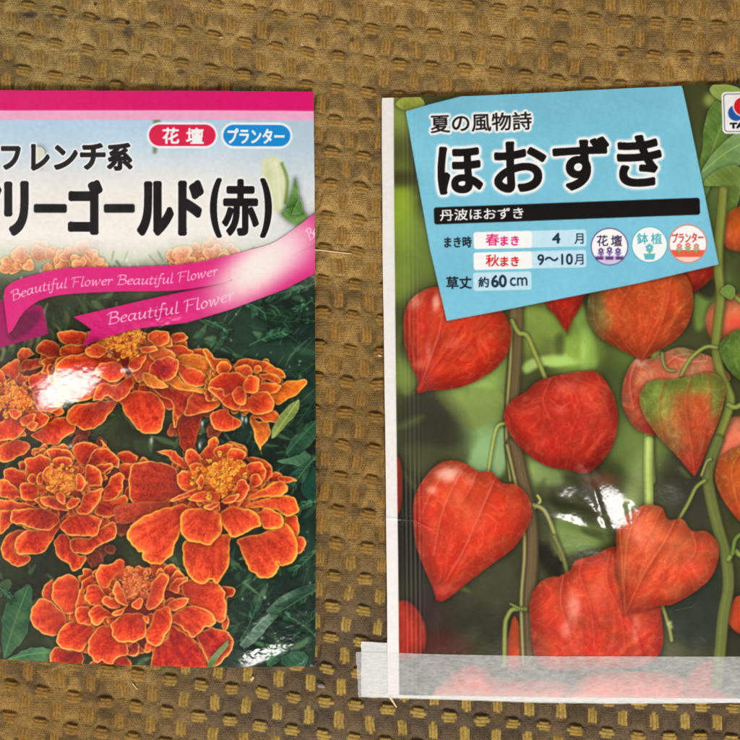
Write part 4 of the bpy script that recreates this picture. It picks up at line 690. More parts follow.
for cx, cy, r_, col, s_, pc, kind in ((475, 338, 38, (92, 62, 130), ('花', '壇'), (60, 44, 78), 0), (556, 334, 37, (84, 176, 190), ('鉢', '植'), (72, 170, 184), 1), (634, 332, 39, (226, 110, 84), ('プランター',), (206, 64, 50), 2)):
    pb = part(1, 'pictogram_badge', None, ('purple', 'teal', 'red')[kind] + ' ringed round badge'); pl = part(1, 'badge_lettering', pb); pp = part(1, 'pictogram', pb)
    (x, y), = T('R1', [(cx, cy)]); r = r_ / TILES['R1'][2]
    rbox(x, y, 2 * r, 2 * r, r, 0, col, pb); rbox(x, y, 2 * r - 2, 2 * r - 2, r - 1, 0, (240, 242, 244), pb)
    sl = box(np.array([(x - r, y - r), (x + r, y + r)], np.float32), 1); q = np.hypot(GX[sl] - x, GY[sl] - y)
    if kind == 0:
        blend(sl, ((q < r - 1) & (GY[sl] > y + 9)).astype(np.float32), (200, 190, 220), pp)
        for k in range(3): rbox(x - 10 + 10 * k, y + 11.5, 8, 3.2, .6, 0, (92, 62, 120), pp)
    elif kind == 1:
        poly([(x - 6, y + 9), (x + 6, y + 9), (x + 4.5, y + 15), (x - 4.5, y + 15)], (92, 180, 190), pp)
    else:
        blend(sl, ((q < r - 1) & (GY[sl] > y + 6) & (GY[sl] < y + 13)).astype(np.float32), (222, 96, 70), pp); blend(sl, ((q < r - 1) & (GY[sl] >= y + 13)).astype(np.float32), (240, 200, 186), pp)
    for k in ((0,) if kind == 1 else (-1, 0, 1)):
        fx, fy = x + k * 8.5, y + (4 if kind != 2 else 2.5) - (1 if k == 0 else 0)
        stroke([(fx, fy), (fx, fy + 6)], .55, (110, 180, 120) if kind != 0 else (96, 70, 140), pp, curved=False)
        stroke([(fx, fy + 5), (fx - 2.6, fy + 2.6)], .7, (110, 180, 120) if kind != 0 else (130, 110, 170), pp, curved=False); stroke([(fx, fy + 5), (fx + 2.6, fy + 2.6)], .7, (110, 180, 120) if kind != 0 else (130, 110, 170), pp, curved=False)
        R_ = 3.0 if kind != 1 else 4.2
        for a in range(5): blob(fx + R_ * .55 * math.cos(a * 1.257 - 1.57), fy + R_ * .55 * math.sin(a * 1.257 - 1.57), R_ * .45, R_ * .45, col, .95, pp, 4)
        blob(fx, fy, .8, .8, (248, 244, 220), 1, pp, 4)
    if len(s_) == 2:
        for k, ch in enumerate(s_): text(ch, x - 7 + 14 * k, y - 6, 11.5, 11.5, -.03, pc, .3, pl)
    else: text(s_[0], x, y - 6, 32, 10, -.03, pc, .35, pl)
# white left margin and the printed mark at the upper right
mg = part(1, 'seal_margin')
poly([(345, 70), (393.6, 70), (394.2, 200), (396.2, 400), (398.2, 560), (399.6, 720), (345, 720)], (226, 223, 221), mg)
lg = part(1, 'logo_badge'); lgl = part(1, 'logo_lettering', lg); lge = part(1, 'emblem', lg)
rbox(741, 112.5, 38, 42, 4.5, -.02, (236, 234, 232), lg); rbox(741, 112.5, 34.4, 38.4, 3.4, -.02, (70, 70, 76), lg); rbox(741, 112.5, 33, 37, 3, -.02, (232, 230, 230), lg)
rbox(736, 113, 16, 16, 8, 0, (34, 84, 160), lge); rbox(743, 106.3, 20.5, 20.5, 10.2, 0, (232, 230, 230), lg); rbox(743, 106.3, 18, 18, 9, 0, (206, 26, 34), lge)
text('TAKII', 743, 125.4, 27, 6.2, -.02, (30, 30, 32), .75, lgl)
# ink grain of the offset print
IMG *= (1 + .05 * (n3 - .5)); IMG[:] = np.clip(IMG, 4, 250)

def sample(x, y):
    fx = np.clip((x - X0) * S - .5, 0, NX - 1.001); fy = np.clip((y - Y0) * S - .5, 0, NY - 1.001)
    i = fx.astype(np.int32); j = fy.astype(np.int32); fx = (fx - i)[..., None]; fy = (fy - j)[..., None]
    return (IMG[j, i] * (1 - fx) + IMG[j, i + 1] * fx) * (1 - fy) + (IMG[j + 1, i] * (1 - fx) + IMG[j + 1, i + 1] * fx) * fy

# ------------------------------------------------------------------ mesh helpers
def mesh_from(name, co, quads, mat, parent=None, col=None, extra=None):
    me = bpy.data.meshes.new(name)
    me.vertices.add(len(co)); me.vertices.foreach_set('co', np.ascontiguousarray(co, np.float32).ravel())
    nq = len(quads); me.loops.add(nq * 4); me.loops.foreach_set('vertex_index', np.ascontiguousarray(quads, np.int32).ravel())
    me.polygons.add(nq); me.polygons.foreach_set('loop_start', np.arange(0, nq * 4, 4, dtype=np.int32)); me.polygons.foreach_set('loop_total', np.full(nq, 4, np.int32))
    me.polygons.foreach_set('use_smooth', np.ones(nq, bool))
    me.update(calc_edges=True)
    if col is not None:
        a = me.color_attributes.new('Col', 'FLOAT_COLOR', 'POINT'); a.data.foreach_set('color', np.concatenate([col, np.ones((len(col), 1))], 1).astype(np.float32).ravel())
    me.materials.append(mat)
    o = bpy.data.objects.new(name, me); sc.collection.objects.link(o)
    if parent: o.parent = parent
    return o
def tag(o, label=None, cat=None, group=None, kind=None):
    for k, v in (('label', label), ('category', cat), ('group', group), ('kind', kind)):
        if v: o[k] = v
    return o
def material(name, build):
    m_ = bpy.data.materials.new(name); m_.use_nodes = True; nt = m_.node_tree; b_ = nt.nodes['Principled BSDF']; build(nt, b_); return m_
def _film(nt, b_):
    a = nt.nodes.new('ShaderNodeVertexColor'); a.layer_name = 'Col'; nt.links.new(a.outputs['Color'], b_.inputs['Base Color'])
    b_.inputs['Roughness'].default_value = .17; b_.inputs['IOR'].default_value = 1.5
    t = nt.nodes.new('ShaderNodeTexCoord'); n_ = nt.nodes.new('ShaderNodeTexNoise'); n_.inputs['Scale'].default_value = 260; n_.inputs['Detail'].default_value = 3
    r = nt.nodes.new('ShaderNodeMapRange'); r.inputs['To Min'].default_value = .15; r.inputs['To Max'].default_value = .30
    nt.links.new(t.outputs['Object'], n_.inputs['Vector']); nt.links.new(n_.outputs['Fac'], r.inputs['Value']); nt.links.new(r.outputs['Result'], b_.inputs['Roughness'])
film = material('printed_glossy_film', _film)
def _plain(nt, b_):
    b_.inputs['Base Color'].default_value = (.6, .6, .58, 1); b_.inputs['Roughness'].default_value = .4
    n_ = nt.nodes.new('ShaderNodeTexNoise'); n_.inputs['Scale'].default_value = 900; bp = nt.nodes.new('ShaderNodeBump'); bp.inputs['Strength'].default_value = .1
    nt.links.new(n_.outputs['Fac'], bp.inputs['Height']); nt.links.new(bp.outputs['Normal'], b_.inputs['Normal'])
backmat = material('plain_film_back', _plain)

# ------------------------------------------------------------------ packets
def edges(name):
    if name == 0: return (lambda y: -50 + 0 * y), (lambda y: np.interp(y, [85, 180, 300, 500, 640, 670], [313.2, 314.3, 315, 316, 315.3, 314.3])), (lambda x: np.interp(x, [-50, 0, 315], [90, 90.2, 91.2])), (lambda x: np.interp(x, [-50, 0, 80, 200, 315], [657.5, 659.5, 664, 668, 667]))
    return (lambda y: np.interp(y, [90, 250, 450, 600, 705], [381.8, 382.5, 385.4, 387, 387.6])), (lambda y: 764 + 0 * y), (lambda x: np.interp(x, [380, 470, 560, 640, 700, 764], [97.4, 95.8, 91.4, 87.3, 84.6, 82.6])), (lambda x: np.interp(x, [380, 600, 764], [695, 698.5, 699]))
_edges0 = edges
def edges(name):
    l_, r_, t_, b_ = _edges0(name); wv = lambda q, sd: .9 * (fbm(q, np.asarray(q) * 0 + 5, 46, sd, 3) - .5)
    return (lambda y: l_(y) + wv(y, 3 + name)), (lambda y: r_(y) + wv(y, 5 + name)), (lambda x: t_(x) + wv(x, 7 + name)), (lambda x: b_(x) + wv(x, 9 + name))
def halfslope(x, y):                             # surface slope that mirrors the window into the lens at this point
    p_ = np.array(W(x, y, 5)); V = np.array([0, 0, CAM_H]) - p_; L = LPOS - p_
    H_ = V / np.linalg.norm(V) + L / np.linalg.norm(L); return -H_[0] / H_[2], H_[1] / H_[2]   # dz/dx, dz/dy_image
def gloss_tilt(x, y, h, spots):
    for cx, cy, rx, ry, k, rot in spots:
        gx, gy = halfslope(cx, cy); c_, s_ = math.cos(rot), math.sin(rot); u = (x - cx) * c_ + (y - cy) * s_; v = -(x - cx) * s_ + (y - cy) * c_
        wgt = np.exp(-((u / rx) ** 2 + (v / ry) ** 2) ** 2.2)
        h = h + k * (gx * (x - cx) + gy * (y - cy)) * wgt
    return h
def height(k, x, y, eL, eR, eT, eB):
    e = np.minimum(np.minimum(eL, eR), np.minimum(eT, eB)); e = np.maximum(e, 0)
    eb = np.minimum(np.minimum(eL, eR), eB)
    if k == 0:
        h = 1.6 + 3.2 * (1 - np.exp(-eb / 30)) * 1.0 - .6 * np.exp(-eT / 20)
        h = h + 1.9 * (fbm(x, y, 105, 1, 2) - .5) + 1.1 * (fbm(x + .8 * y, (y - .6 * x) * .5, 26, 3, 2) - .5) * sm(0, 25, e)
        fl = np.exp(-(((x - 75) / 60) ** 2 + ((y - 375) / 60) ** 2)) + .8 * np.exp(-(((x - 150) / 50) ** 2 + ((y - 325) / 22) ** 2)) + 2.0 * np.exp(-(((x - 265) / 50) ** 2 + ((y - 645) / 34) ** 2)) + .25
        fl = fl * (1 - .55 * np.exp(-(((x - 62) / 26) ** 2 + ((y - 386) / 22) ** 2)))
        h = h + fl * (.42 * (fbm(x, y * 1.3, 5, 5, 2) - .5)) * sm(0, 6, e)
        h = h + 1.2 * np.exp(-((eR - 5) / 3.2) ** 2) * sm(460, 560, y) * .5
        h = h + 7.5 * np.exp(-(((x - 64) / 62) ** 2 + ((y - 388) / 50) ** 2) ** 2)
        h = gloss_tilt(x, y, h, [(65, 386, 52, 35, .98, -.25), (262, 656, 30, 13, .84, -.1), (100, 350, 12, 9, .8, .5), (128, 372, 13, 9, .7, .5), (165, 322, 24, 8, .55, -.2)])
        h = h + .5 * np.abs(((x - 290 + (y - 150) * .8) / 6)) .clip(0, 1) * 0
    else:
        h = 1.4 + 3.4 * (1 - np.exp(-np.minimum(np.minimum(eR, eT), eB) / 28)) * sm(12, 60, eL) + .5 * sm(0, 10, eL)
        h = h + 2.0 * (fbm(x, y, 110, 4, 2) - .5) * sm(10, 50, eL) + 1.0 * (fbm(x + .5 * y, (y - .4 * x) * .6, 30, 6, 2) - .5) * sm(14, 40, e)
        fl = np.exp(-(((x - 600) / 60) ** 2 + ((y - 505) / 45) ** 2)) + .7 * np.exp(-(((x - 420) / 40) ** 2 + ((y - 520) / 30) ** 2)) + .22
        fl = fl * (1 - .6 * np.exp(-(((x - 616) / 14) ** 2 + ((y - 506) / 20) ** 2)))
        h = h + fl * (.40 * (fbm(x, y * 1.2, 5, 7, 2) - .5)) * sm(4, 12, e)
        rib = (x - (395 + (y - 90) * .0085)); rb_ = np.exp(-(((rib - 14) / 9) ** 4))
        h = h + rb_ * .55 * np.cos(2 * np.pi * rib / 4.4) * (.22 + .78 * sm(440, 500, y))
        # creases that run through the blown-out reflection
        def crease(pts, dp, wd):
            nonlocal h
            best = np.full(x.shape, 1e9, np.float32)
            for (ax, ay), (bx, by) in zip(pts, pts[1:]):
                dx, dy = bx - ax, by - ay; t = np.clip(((x - ax) * dx + (y - ay) * dy) / (dx * dx + dy * dy), 0, 1); best = np.minimum(best, np.hypot(x - ax - t * dx, y - ay - t * dy))
            h = h + dp * np.exp(-(best / wd) ** 2)
        crease([(583, 465), (596, 500), (609, 536)], 1.3, 4); crease([(548, 512), (575, 516), (607, 534)], .45, 5); crease([(380, 518), (414, 520), (432, 529)], .35, 1.2); crease([(438, 608), (437, 622), (440, 634), (438, 646), (432, 662)], .14, .9); crease([(470, 540), (476, 556), (473, 570)], .12, .8); crease([(700, 598), (690, 606), (676, 609)], .16, .9)
        crease([(628, 505), (636, 540)], -1.0, 4)
        h = h + 4.0 * np.exp(-(((x - 600) / 60) ** 2 + ((y - 508) / 48) ** 2) ** 2)
        h = gloss_tilt(x, y, h, [(611, 504, 42, 26, .98, 1.08), (580, 519, 34, 10, .95, .36), (566, 492, 12, 15, .8, .2), (590, 474, 8, 9, .9, 1.0), (668, 495, 18, 20, .5, .3)])
    return np.where(h < 1.6, .7 + .9 * np.exp((np.minimum(h, 1.6) - 1.6) / .9), h)
def film_z(k, x, y):
    l_, r_, t_, b_ = edges(k); return height(k, x, y, x - l_(y), r_(y) - x, y - t_(x), b_(x) - y)
def packet(k, name, label, origin):
    l_, r_, t_, b_ = edges(k); step = .52
    nu = int((365 if k == 0 else 380) / step); nv = int(590 / step)
    v, u = np.meshgrid(np.linspace(0, 1, nv), np.linspace(0, 1, nu), indexing='ij')
    y = np.full(u.shape, 380.0); x = np.full(u.shape, 400.0)
    for _ in range(4):
        x = l_(y) * (1 - u) + r_(y) * u; y = t_(x) * (1 - v) + b_(x) * v
    z = film_z(k, x, y)
    col = ink(sample(x, y)).reshape(-1, 3)
    co = np.stack([(x - 370) * PX, (370 - y) * PX, z * PX], -1)
    ox, oy, _ = W(*origin); co[..., 0] -= ox; co[..., 1] -= oy
    root = bpy.data.objects.new(name, None); sc.collection.objects.link(root); root.location = (ox, oy, 0); root.empty_display_size = .02
    tag(root, label, 'seed packet', 'seed packets lying on the brown fabric')
    xm = (x[:-1, :-1] + x[1:, 1:]) / 2; ym = (y[:-1, :-1] + y[1:, 1:]) / 2
    ids = ID[np.clip(((ym - Y0) * S).astype(int), 0, NY - 1), np.clip(((xm - X0) * S).astype(int), 0, NX - 1)]
    idx = np.arange(nv * nu).reshape(nv, nu); quads = np.stack([idx[1:, :-1], idx[1:, 1:], idx[:-1, 1:], idx[:-1, :-1]], -1).reshape(-1, 4)
    fid = ids.ravel(); flat = co.reshape(-1, 3); objs = {}
    bad = np.array([not (1 <= i < len(PARTS) and PARTS[i][0] == k) for i in range(len(PARTS))]); main = mar_photo if k == 0 else lp
    fid = np.where(bad[fid], main, fid)
    for i in sorted(set(fid.tolist())):
        q = quads[fid == i]
        if len(q) < 6: continue
        vv, inv = np.unique(q, return_inverse=True); _, nm, par, lab = PARTS[i]
        objs[i] = (mesh_from(nm, flat[vv], inv.reshape(-1, 4), film, root, col[vv]), par, lab)
    for i, (o, par, lab) in objs.items():
        if par and par in objs: o.parent = objs[par][0]
        if lab: o['label'] = lab
    # folded sides and the back sheet
    ring = np.concatenate([idx[0, :-1:6], idx[:-1:6, -1], idx[-1, :0:-6], idx[:0:-6, 0]]); top = flat[ring].copy(); mid = top.copy(); bot = top.copy()
    cen = top.mean(0); mid[:, 2] = .5 * top[:, 2] + .0; bot[:, 2] = -.2 * PX; bot[:, :2] += (cen[:2] - bot[:, :2]) * .006
    n_ = len(ring); allv = np.concatenate([top, mid, bot, (bot - cen) * np.array([.5, .5, 0]) + cen * np.array([1, 1, 0]), np.repeat((cen * np.array([1, 1, 0]))[None], 1, 0)])
    qs = []; a = np.arange(n_); b2 = (a + 1) % n_
    for s0 in range(3): qs.append(np.stack([a + s0 * n_, a + (s0 + 1) * n_, b2 + (s0 + 1) * n_, b2 + s0 * n_], 1))
    mesh_from('back_sheet', allv[:-1], np.concatenate(qs), backmat, root)
    return root
packet(0, 'seed_packet', 'marigold seed packet with pink header band and curling magenta ribbon', (132, 378))
packet(1, 'seed_packet', 'seed packet printed with red lantern fruits and a tilted blue panel', (573, 395))

# ------------------------------------------------------------------ waffle-woven cushion fabric
def cell(i, j, s): return vnoise(i * 7.31 + 3.7, j * 5.17 + 1.9, 1.0, s)
def fabric(x, y):
    wx = x + 3.0 * (fbm(x, y, 90, 2, 2) - .5) + 1.6 * (vnoise(x, y, 14, 5) - .5); wy = y + 5.0 * (fbm(x, y, 110, 4, 2) - .5) + 1.8 * (vnoise(x, y, 16, 6) - .5)
    u = (wx + .07 * wy - 73) / 31.7; v = (wy - (.195 * wx - .000095 * wx ** 2) - 667) / 32.6
    a, b_ = 31.7, 32.6
    iu, iv = np.round(u), np.round(v); du, dv = (u - iu) * a, (v - iv) * b_
    ju, jv = np.floor(u), np.floor(v); hu, hv = (u - ju - .5) * a, (v - jv - .5) * b_
    r1 = cell(iu, iv, 1); r2 = cell(ju, jv, 2)
    def strands(ac, al, n_, pitch, L0, ci, cj, sd, tap):
        k = np.clip(np.floor(ac / pitch + n_ / 2), 0, n_ - 1); f = (ac / pitch + n_ / 2 - k - .5) * 2
        q = vnoise(ci * 7.31 + k * 3.3, cj * 5.17 + k * 1.7, 1.0, sd); q2 = vnoise(ci * 3.31 - k * 2.3, cj * 9.17 + k * 4.7, 1.0, sd + 1)
        kk = (k - (n_ - 1) / 2) / ((n_ - 1) / 2); L = L0 * (1 - tap * kk ** 2) * (.86 + .3 * q); e = (al - (q2 - .5) * 2.6) / L
        m_ = sm(1.0, .78, np.abs(e)) * sm(.3, -.9, np.abs(ac) - n_ * pitch / 2 + .8 * q2)
        return m_, np.sqrt(np.clip(1 - f * f, 0, 1)), np.clip(1 - e * e, 0, 1), q
    mv, pv, av, qv = strands(du + .6 * np.sin(dv * .22 + r1 * 6), dv, 3, 3.7, 9.2, iu, iv, 3, .16)
    mh, ph_, ah, qh = strands(hv - .6 + .05 * hu * (r2 - .5) * 4, hu, 3, 3.7, 8.4, ju, jv, 7, .24)
    pad1 = np.exp(-((du / 9.0) ** 2 + ((v - np.floor(v) - .5) * b_ / 8.0) ** 2) ** 1.3); pad2 = np.exp(-((((u - np.floor(u) - .5) * a) / 9.5) ** 2 + (dv / 9.0) ** 2) ** 1.3)
    h = (1.2 + .9 * r1) * pad1 + (2.3 + 1.2 * cell(np.floor(u), iv, 5)) * pad2
    recess = np.exp(-((hu / (7.4 + 2.4 * r1)) ** 4 + ((hv + 6.6 + 1.6 * (r2 - .5) - (.02 + .03 * r1) * hu ** 2) / (2.0 + 1.2 * r1)) ** 2)); h = h - (1.9 + 2.7 * r2) * recess
    sidegap = np.exp(-(((np.abs(du) - 7.0) / 1.5) ** 2 + (dv / 8) ** 4)); h = h - 2.2 * sidegap * (.3 + r1)
    endgap = np.exp(-((du / 5) ** 4 + ((dv - 9.8) / 1.6) ** 2)); h = h - 1.2 * endgap * r1
    h = h * (1 - mv) + mv * (-.9 + 1.3 * np.sqrt(av) + 1.0 * pv); h = h * (1 - mh) + mh * (-1.2 + 2.3 * np.sqrt(ah) + .9 * ph_ - .018 * (hv - 3) ** 2)
    thv = pv * 2 - 1.4; thh = ph_ * 2 - 1.4
    g = 1 - np.maximum(mv, mh)
    ph = wy + 1.5 * vnoise(wx, wy, 6, 8) + .5 * vnoise(wx, wy, 2.5, 2)
    rib = np.cos(2 * np.pi * ph / 2.3); dot = np.cos(2 * np.pi * (wx + 1.15 * np.floor(ph / 2.3) + .5 * vnoise(wx, wy, 5, 9)) / 2.3)
    fz = fbm(x, y, 2.2, 12, 2) - .5
    grain = rib * .42 + dot * .58
    h = h + g * (.42 * grain) + .5 * fz + 3.4 * (fbm(x, y, 60, 7, 2) - .5)
    r1 = qv; r2 = qh
    # wear: pale rubbed pile towards the top and left, dark ground yarn towards the lower right
    wear = sm(520, 640, y + 22 * (fbm(x, y, 40, 3, 2) - .5) * 2 - .12 * (x - 370)) * sm(95, 250, x + 40 * (fbm(x, y, 30, 6, 2) - .5) + .15 * (y - 600)); wear = wear * (.75 + .5 * (fbm(x, y, 26, 9, 2) - .3)); wear = np.clip(wear, 0, 1)
    warm = sm(120, 420, y)[..., None] * .6 + .25 * sm(300, 700, x)[..., None]; tl = np.exp(-((x + 20) / 180) ** 2 - ((y - 30) / 110) ** 2)[..., None]
    gb = np.array([152, 123, 72.]) * (1 - warm) + np.array([132, 101, 52.]) * warm; gb = gb * (1 - .5 * tl) + np.array([140, 124, 76.]) * .5 * tl
    gd = np.array([86, 72, 56.]); fb = gb * np.array([.96, .91, .78]); fd = np.array([154, 128, 64.])
    patch = sm(.52, .66, fbm(x, y, 17, 10, 2))[..., None] * (.42 + .4 * sm(380, 520, y)[..., None])
    wr = wear[..., None]
    gcol = gb * (1 - wr) + gd * wr; gcol = gcol * (1 - patch * (1 - wr)) + np.array([104, 82, 52.]) * patch * (1 - wr); grime = (.76 + .46 * fbm(x, y, 34, 13, 3))[..., None]; gcol = gcol * grime
    gcol = gcol * (1 + (.13 * grain)[..., None] + .30 * fz[..., None])
    fcol = fb * (1 - wr) + fd * wr
    fcol = fcol * (.92 + .16 * (r1 * mv + r2 * mh))[..., None] * (1 + .12 * (thv * mv + thh * mh) + .3 * fz)[..., None]  # gaps between strands darker, crowns lighter: shading put into the yarn colour
    m_ = np.maximum(mv, mh)[..., None]; c_ = gcol * (1 - m_) + fcol * m_
    for sx, sy, rx, ry, al in ((29, 12.5, 7, 3.2, .85), (20, 12.5, 8, 3, .3), (48, 13.5, 6.5, 2.4, .5), (61, 14.5, 5, 1.9, .85), (80, 15.5, 8, 3.2, .4), (96, 17, 4, 1.8, .8), (111, 19, 8, 3.2, .5), (126.5, 20.5, 2.6, 2.4, .95), (127, 30, 6, 5, .6), (94, 2.5, 1.6, 2, .9), (70, 49, 12, 2, .35), (146, 25, 8, 2, .35), (560, 560, 1, 1, 0), (254, 35, 2.6, 2.4, .6), (286, 37, 2.4, 2.2, .5), (318, 38, 2.8, 2.6, .7), (352, 38, 2.6, 2.6, .7), (180, 70, 4, 3, .5), (205, 82, 3, 2, .5), (622, 53, 4, 3, .7), (686, 58, 4, 3, .6), (718, 52, 3, 2.5, .6)):
        q = al * np.exp(-((((x - sx) / rx) ** 2 + ((y - sy) / ry) ** 2)) ** 2); c_ = c_ + (np.array([62, 50, 48.]) - c_) * q[..., None]
    return h - 4.2, c_
def grid(xs, ys, keep):
    x, y = np.meshgrid(xs, ys); h, c_ = fabric(x, y); n_, m_ = x.shape
    idx = np.arange(n_ * m_).reshape(n_, m_); q = np.stack([idx[1:, :-1], idx[1:, 1:], idx[:-1, 1:], idx[:-1, :-1]], -1)
    xm = (x[:-1, :-1] + x[1:, 1:]) / 2; ym = (y[:-1, :-1] + y[1:, 1:]) / 2
    q = q[keep(xm, ym)]; vv, inv = np.unique(q, return_inverse=True)
    co = np.stack([(x - 370) * PX, (370 - y) * PX, h * PX], -1).reshape(-1, 3)
    return co[vv], inv.reshape(-1, 4), c_.reshape(-1, 3)[vv]
under = lambda x, y: ((x > -25) & (x < 290) & (y > 115) & (y < 640)) | ((x > 410) & (x < 740) & (y > 125) & (y < 640))
fine = lambda x, y: (x > -90) & (x < 830) & (y > -90) & (y < 830)
p1 = grid(np.arange(-90, 830.1, .62), np.arange(-90, 830.1, .62), lambda x, y: ~under(x, y))
p2 = grid(np.arange(-450, 1190.1, 2.5), np.arange(-450, 1190.1, 2.5), lambda x, y: ~(fine(x, y) & ~((x > -15) & (x < 280) & (y > 125) & (y < 630)) & ~((x > 420) & (x < 730) & (y > 135) & (y < 630))))
_px, _py = p2[0][:, 0] / PX + 370, 370 - p2[0][:, 1] / PX; p2[0][:, 2] -= 7 * PX * (under(_px, _py) & fine(_px, _py))
def _fab(nt, b_):
    a = nt.nodes.new('ShaderNodeVertexColor'); a.layer_name = 'Col'; b_.inputs['Roughness'].default_value = .85; b_.inputs['Specular IOR Level'].default_value = .2
    t = nt.nodes.new('ShaderNodeTexCoord'); n_ = nt.nodes.new('ShaderNodeTexNoise'); n_.inputs['Scale'].default_value = 2600; n_.inputs['Detail'].default_value = 3
    mx = nt.nodes.new('ShaderNodeMix'); mx.data_type = 'RGBA'; mx.blend_type = 'MULTIPLY'; mx.inputs['Factor'].default_value = .6
    r = nt.nodes.new('ShaderNodeMapRange'); r.inputs['From Min'].default_value = .25; r.inputs['From Max'].default_value = .75; r.inputs['To Min'].default_value = .6; r.inputs['To Max'].default_value = 1.3
    nt.links.new(t.outputs['Object'], n_.inputs['Vector']); nt.links.new(n_.outputs['Fac'], r.inputs['Value']); nt.links.new(a.outputs['Color'], mx.inputs['A']); nt.links.new(r.outputs['Result'], mx.inputs['B']); nt.links.new(mx.outputs['Result'], b_.inputs['Base Color'])
    bp = nt.nodes.new('ShaderNodeBump'); bp.inputs['Strength'].default_value = .5; bp.inputs['Distance'].default_value = .0002; nt.links.new(n_.outputs['Fac'], bp.inputs['Height']); nt.links.new(bp.outputs['Normal'], b_.inputs['Normal'])
fabmat = material('woven_brown_fabric', _fab)
FAB_GAIN = .95
fab = mesh_from('woven_fabric', np.concatenate([p1[0], p2[0]]), np.concatenate([p1[1], p2[1] + len(p1[0])]), fabmat, None, np.clip(lin(np.concatenate([p1[2], p2[2]]) / 255) * FAB_GAIN, .004, .8))
tag(fab, 'worn brown waffle weave fabric under the packets', 'fabric', None, 'structure')
def fab_z(x, y): return float(fabric(np.array([[x]], float), np.array([[y]], float))[0][0, 0])

# ------------------------------------------------------------------ masking tape
def _tape(nt, b_, lo_=.22, hi_=.48):
    out = nt.nodes['Material Output']; t = nt.nodes.new('ShaderNodeTexCoord'); mp = nt.nodes.new('ShaderNodeMapping'); mp.inputs['Scale'].default_value = (500, 1300, 500)
    n_ = nt.nodes.new('ShaderNodeTexNoise'); n_.inputs['Scale'].default_value = 1; n_.inputs['Detail'].default_value = 4; n_.inputs['Roughness'].default_value = .7
    r = nt.nodes.new('ShaderNodeMapRange'); r.inputs['From Min'].default_value = .25; r.inputs['From Max'].default_value = .75; r.inputs['To Min'].default_value = lo_; r.inputs['To Max'].default_value = hi_
    tr = nt.nodes.new('ShaderNodeBsdfTransparent'); mx = nt.nodes.new('ShaderNodeMixShader')
    b_.inputs['Base Color'].default_value = (.84, .845, .83, 1); b_.inputs['Roughness'].default_value = .6
    bp = nt.nodes.new('ShaderNodeBump'); bp.inputs['Strength'].default_value = .35; bp.inputs['Distance'].default_value = .0001
    nt.links.new(t.outputs['Object'], mp.inputs['Vector']); nt.links.new(mp.outputs['Vector'], n_.inputs['Vector']); nt.links.new(n_.outputs['Fac'], r.inputs['Value']); nt.links.new(r.outputs['Result'], mx.inputs['Fac'])
    nt.links.new(tr.outputs[0], mx.inputs[1]); nt.links.new(b_.outputs[0], mx.inputs[2]); nt.links.new(mx.outputs[0], out.inputs['Surface']); nt.links.new(n_.outputs['Fac'], bp.inputs['Height']); nt.links.new(bp.outputs['Normal'], b_.inputs['Normal'])
tapemat = material('translucent_paper_tape', _tape); tapemat2 = material('dense_paper_tape', lambda nt, b_: _tape(nt, b_, .58, .84))
def tape(name, label, xL, topf, botf, zf, xR, mat=None):
    mat = mat or tapemat
    xs = np.concatenate([np.arange(0, 1, .004)]); nv = 40
    v, u = np.meshgrid(np.linspace(0, 1, nv), np.append(xs, 1), indexing='ij')
    ym = topf(400) * (1 - v) + botf(400) * v
    x = xL(ym) * (1 - u) + xR * u; y = topf(x) * (1 - v) + botf(x) * v
    z = zf(x, y)
    co = np.stack([(x - 370) * PX, (370 - y) * PX, z * PX], -1).reshape(-1, 3); o_ = np.array(W(540, 676)); co[:, :2] -= o_[:2]
    n_, m_ = x.shape; idx = np.arange(n_ * m_).reshape(n_, m_); q = np.stack([idx[1:, :-1], idx[1:, 1:], idx[:-1, 1:], idx[:-1, :-1]], -1).reshape(-1, 4)
    o = mesh_from(name, co, q, mat); o.location = (o_[0], o_[1], 0); return tag(o, label, 'tape', 'strips of pale paper tape')
lR = edges(1)[0]
def over(x, y):
    bb = edges(1)[3](x); inside = sm(-6, -.6, x - lR(y)) * sm(-3.5, -.4, bb - y); xc = np.maximum(x, lR(y) + .2); yc = np.minimum(y, bb - .2)
    return film_z(1, xc, yc) * inside + (1 - inside) * .35 + .45 + .5 * (fbm(x, y * 2, 30, 5, 2) - .5) * (.3 + inside * .3)
tape('masking_tape', 'long upper strip of translucent tape across the lantern packet bottom', lambda y: 355.6 + (y - 652) * .06 + .9 * (vnoise(y, y * 0, 4, 3) - .5), lambda x: np.interp(x, [355, 390, 560, 764], [652.6, 653.3, 656.2, 656.5]), lambda x: np.interp(x, [355, 450, 540, 620, 764], [698, 700.8, 703.8, 704.8, 704]) + .5 * (vnoise(x, x * 0, 6, 4) - .5), over, 766)
tape('masking_tape', 'short tape end peeking out behind the white margin above the long strip', lambda y: 361 + 1.2 * (vnoise(y, y * 0, 3, 6) - .5), lambda x: np.interp(x, [355, 390, 764], [642, 644, 652]) + .4 * (vnoise(x, x * 0, 4, 8) - .5), lambda x: np.interp(x, [355, 450, 540, 620, 764], [697.4, 700.2, 703.2, 704.2, 703.4]), lambda x, y: -.05 + .25 * (fbm(x, y, 20, 7, 2) - .5) - .0 * x, 764, tapemat2)

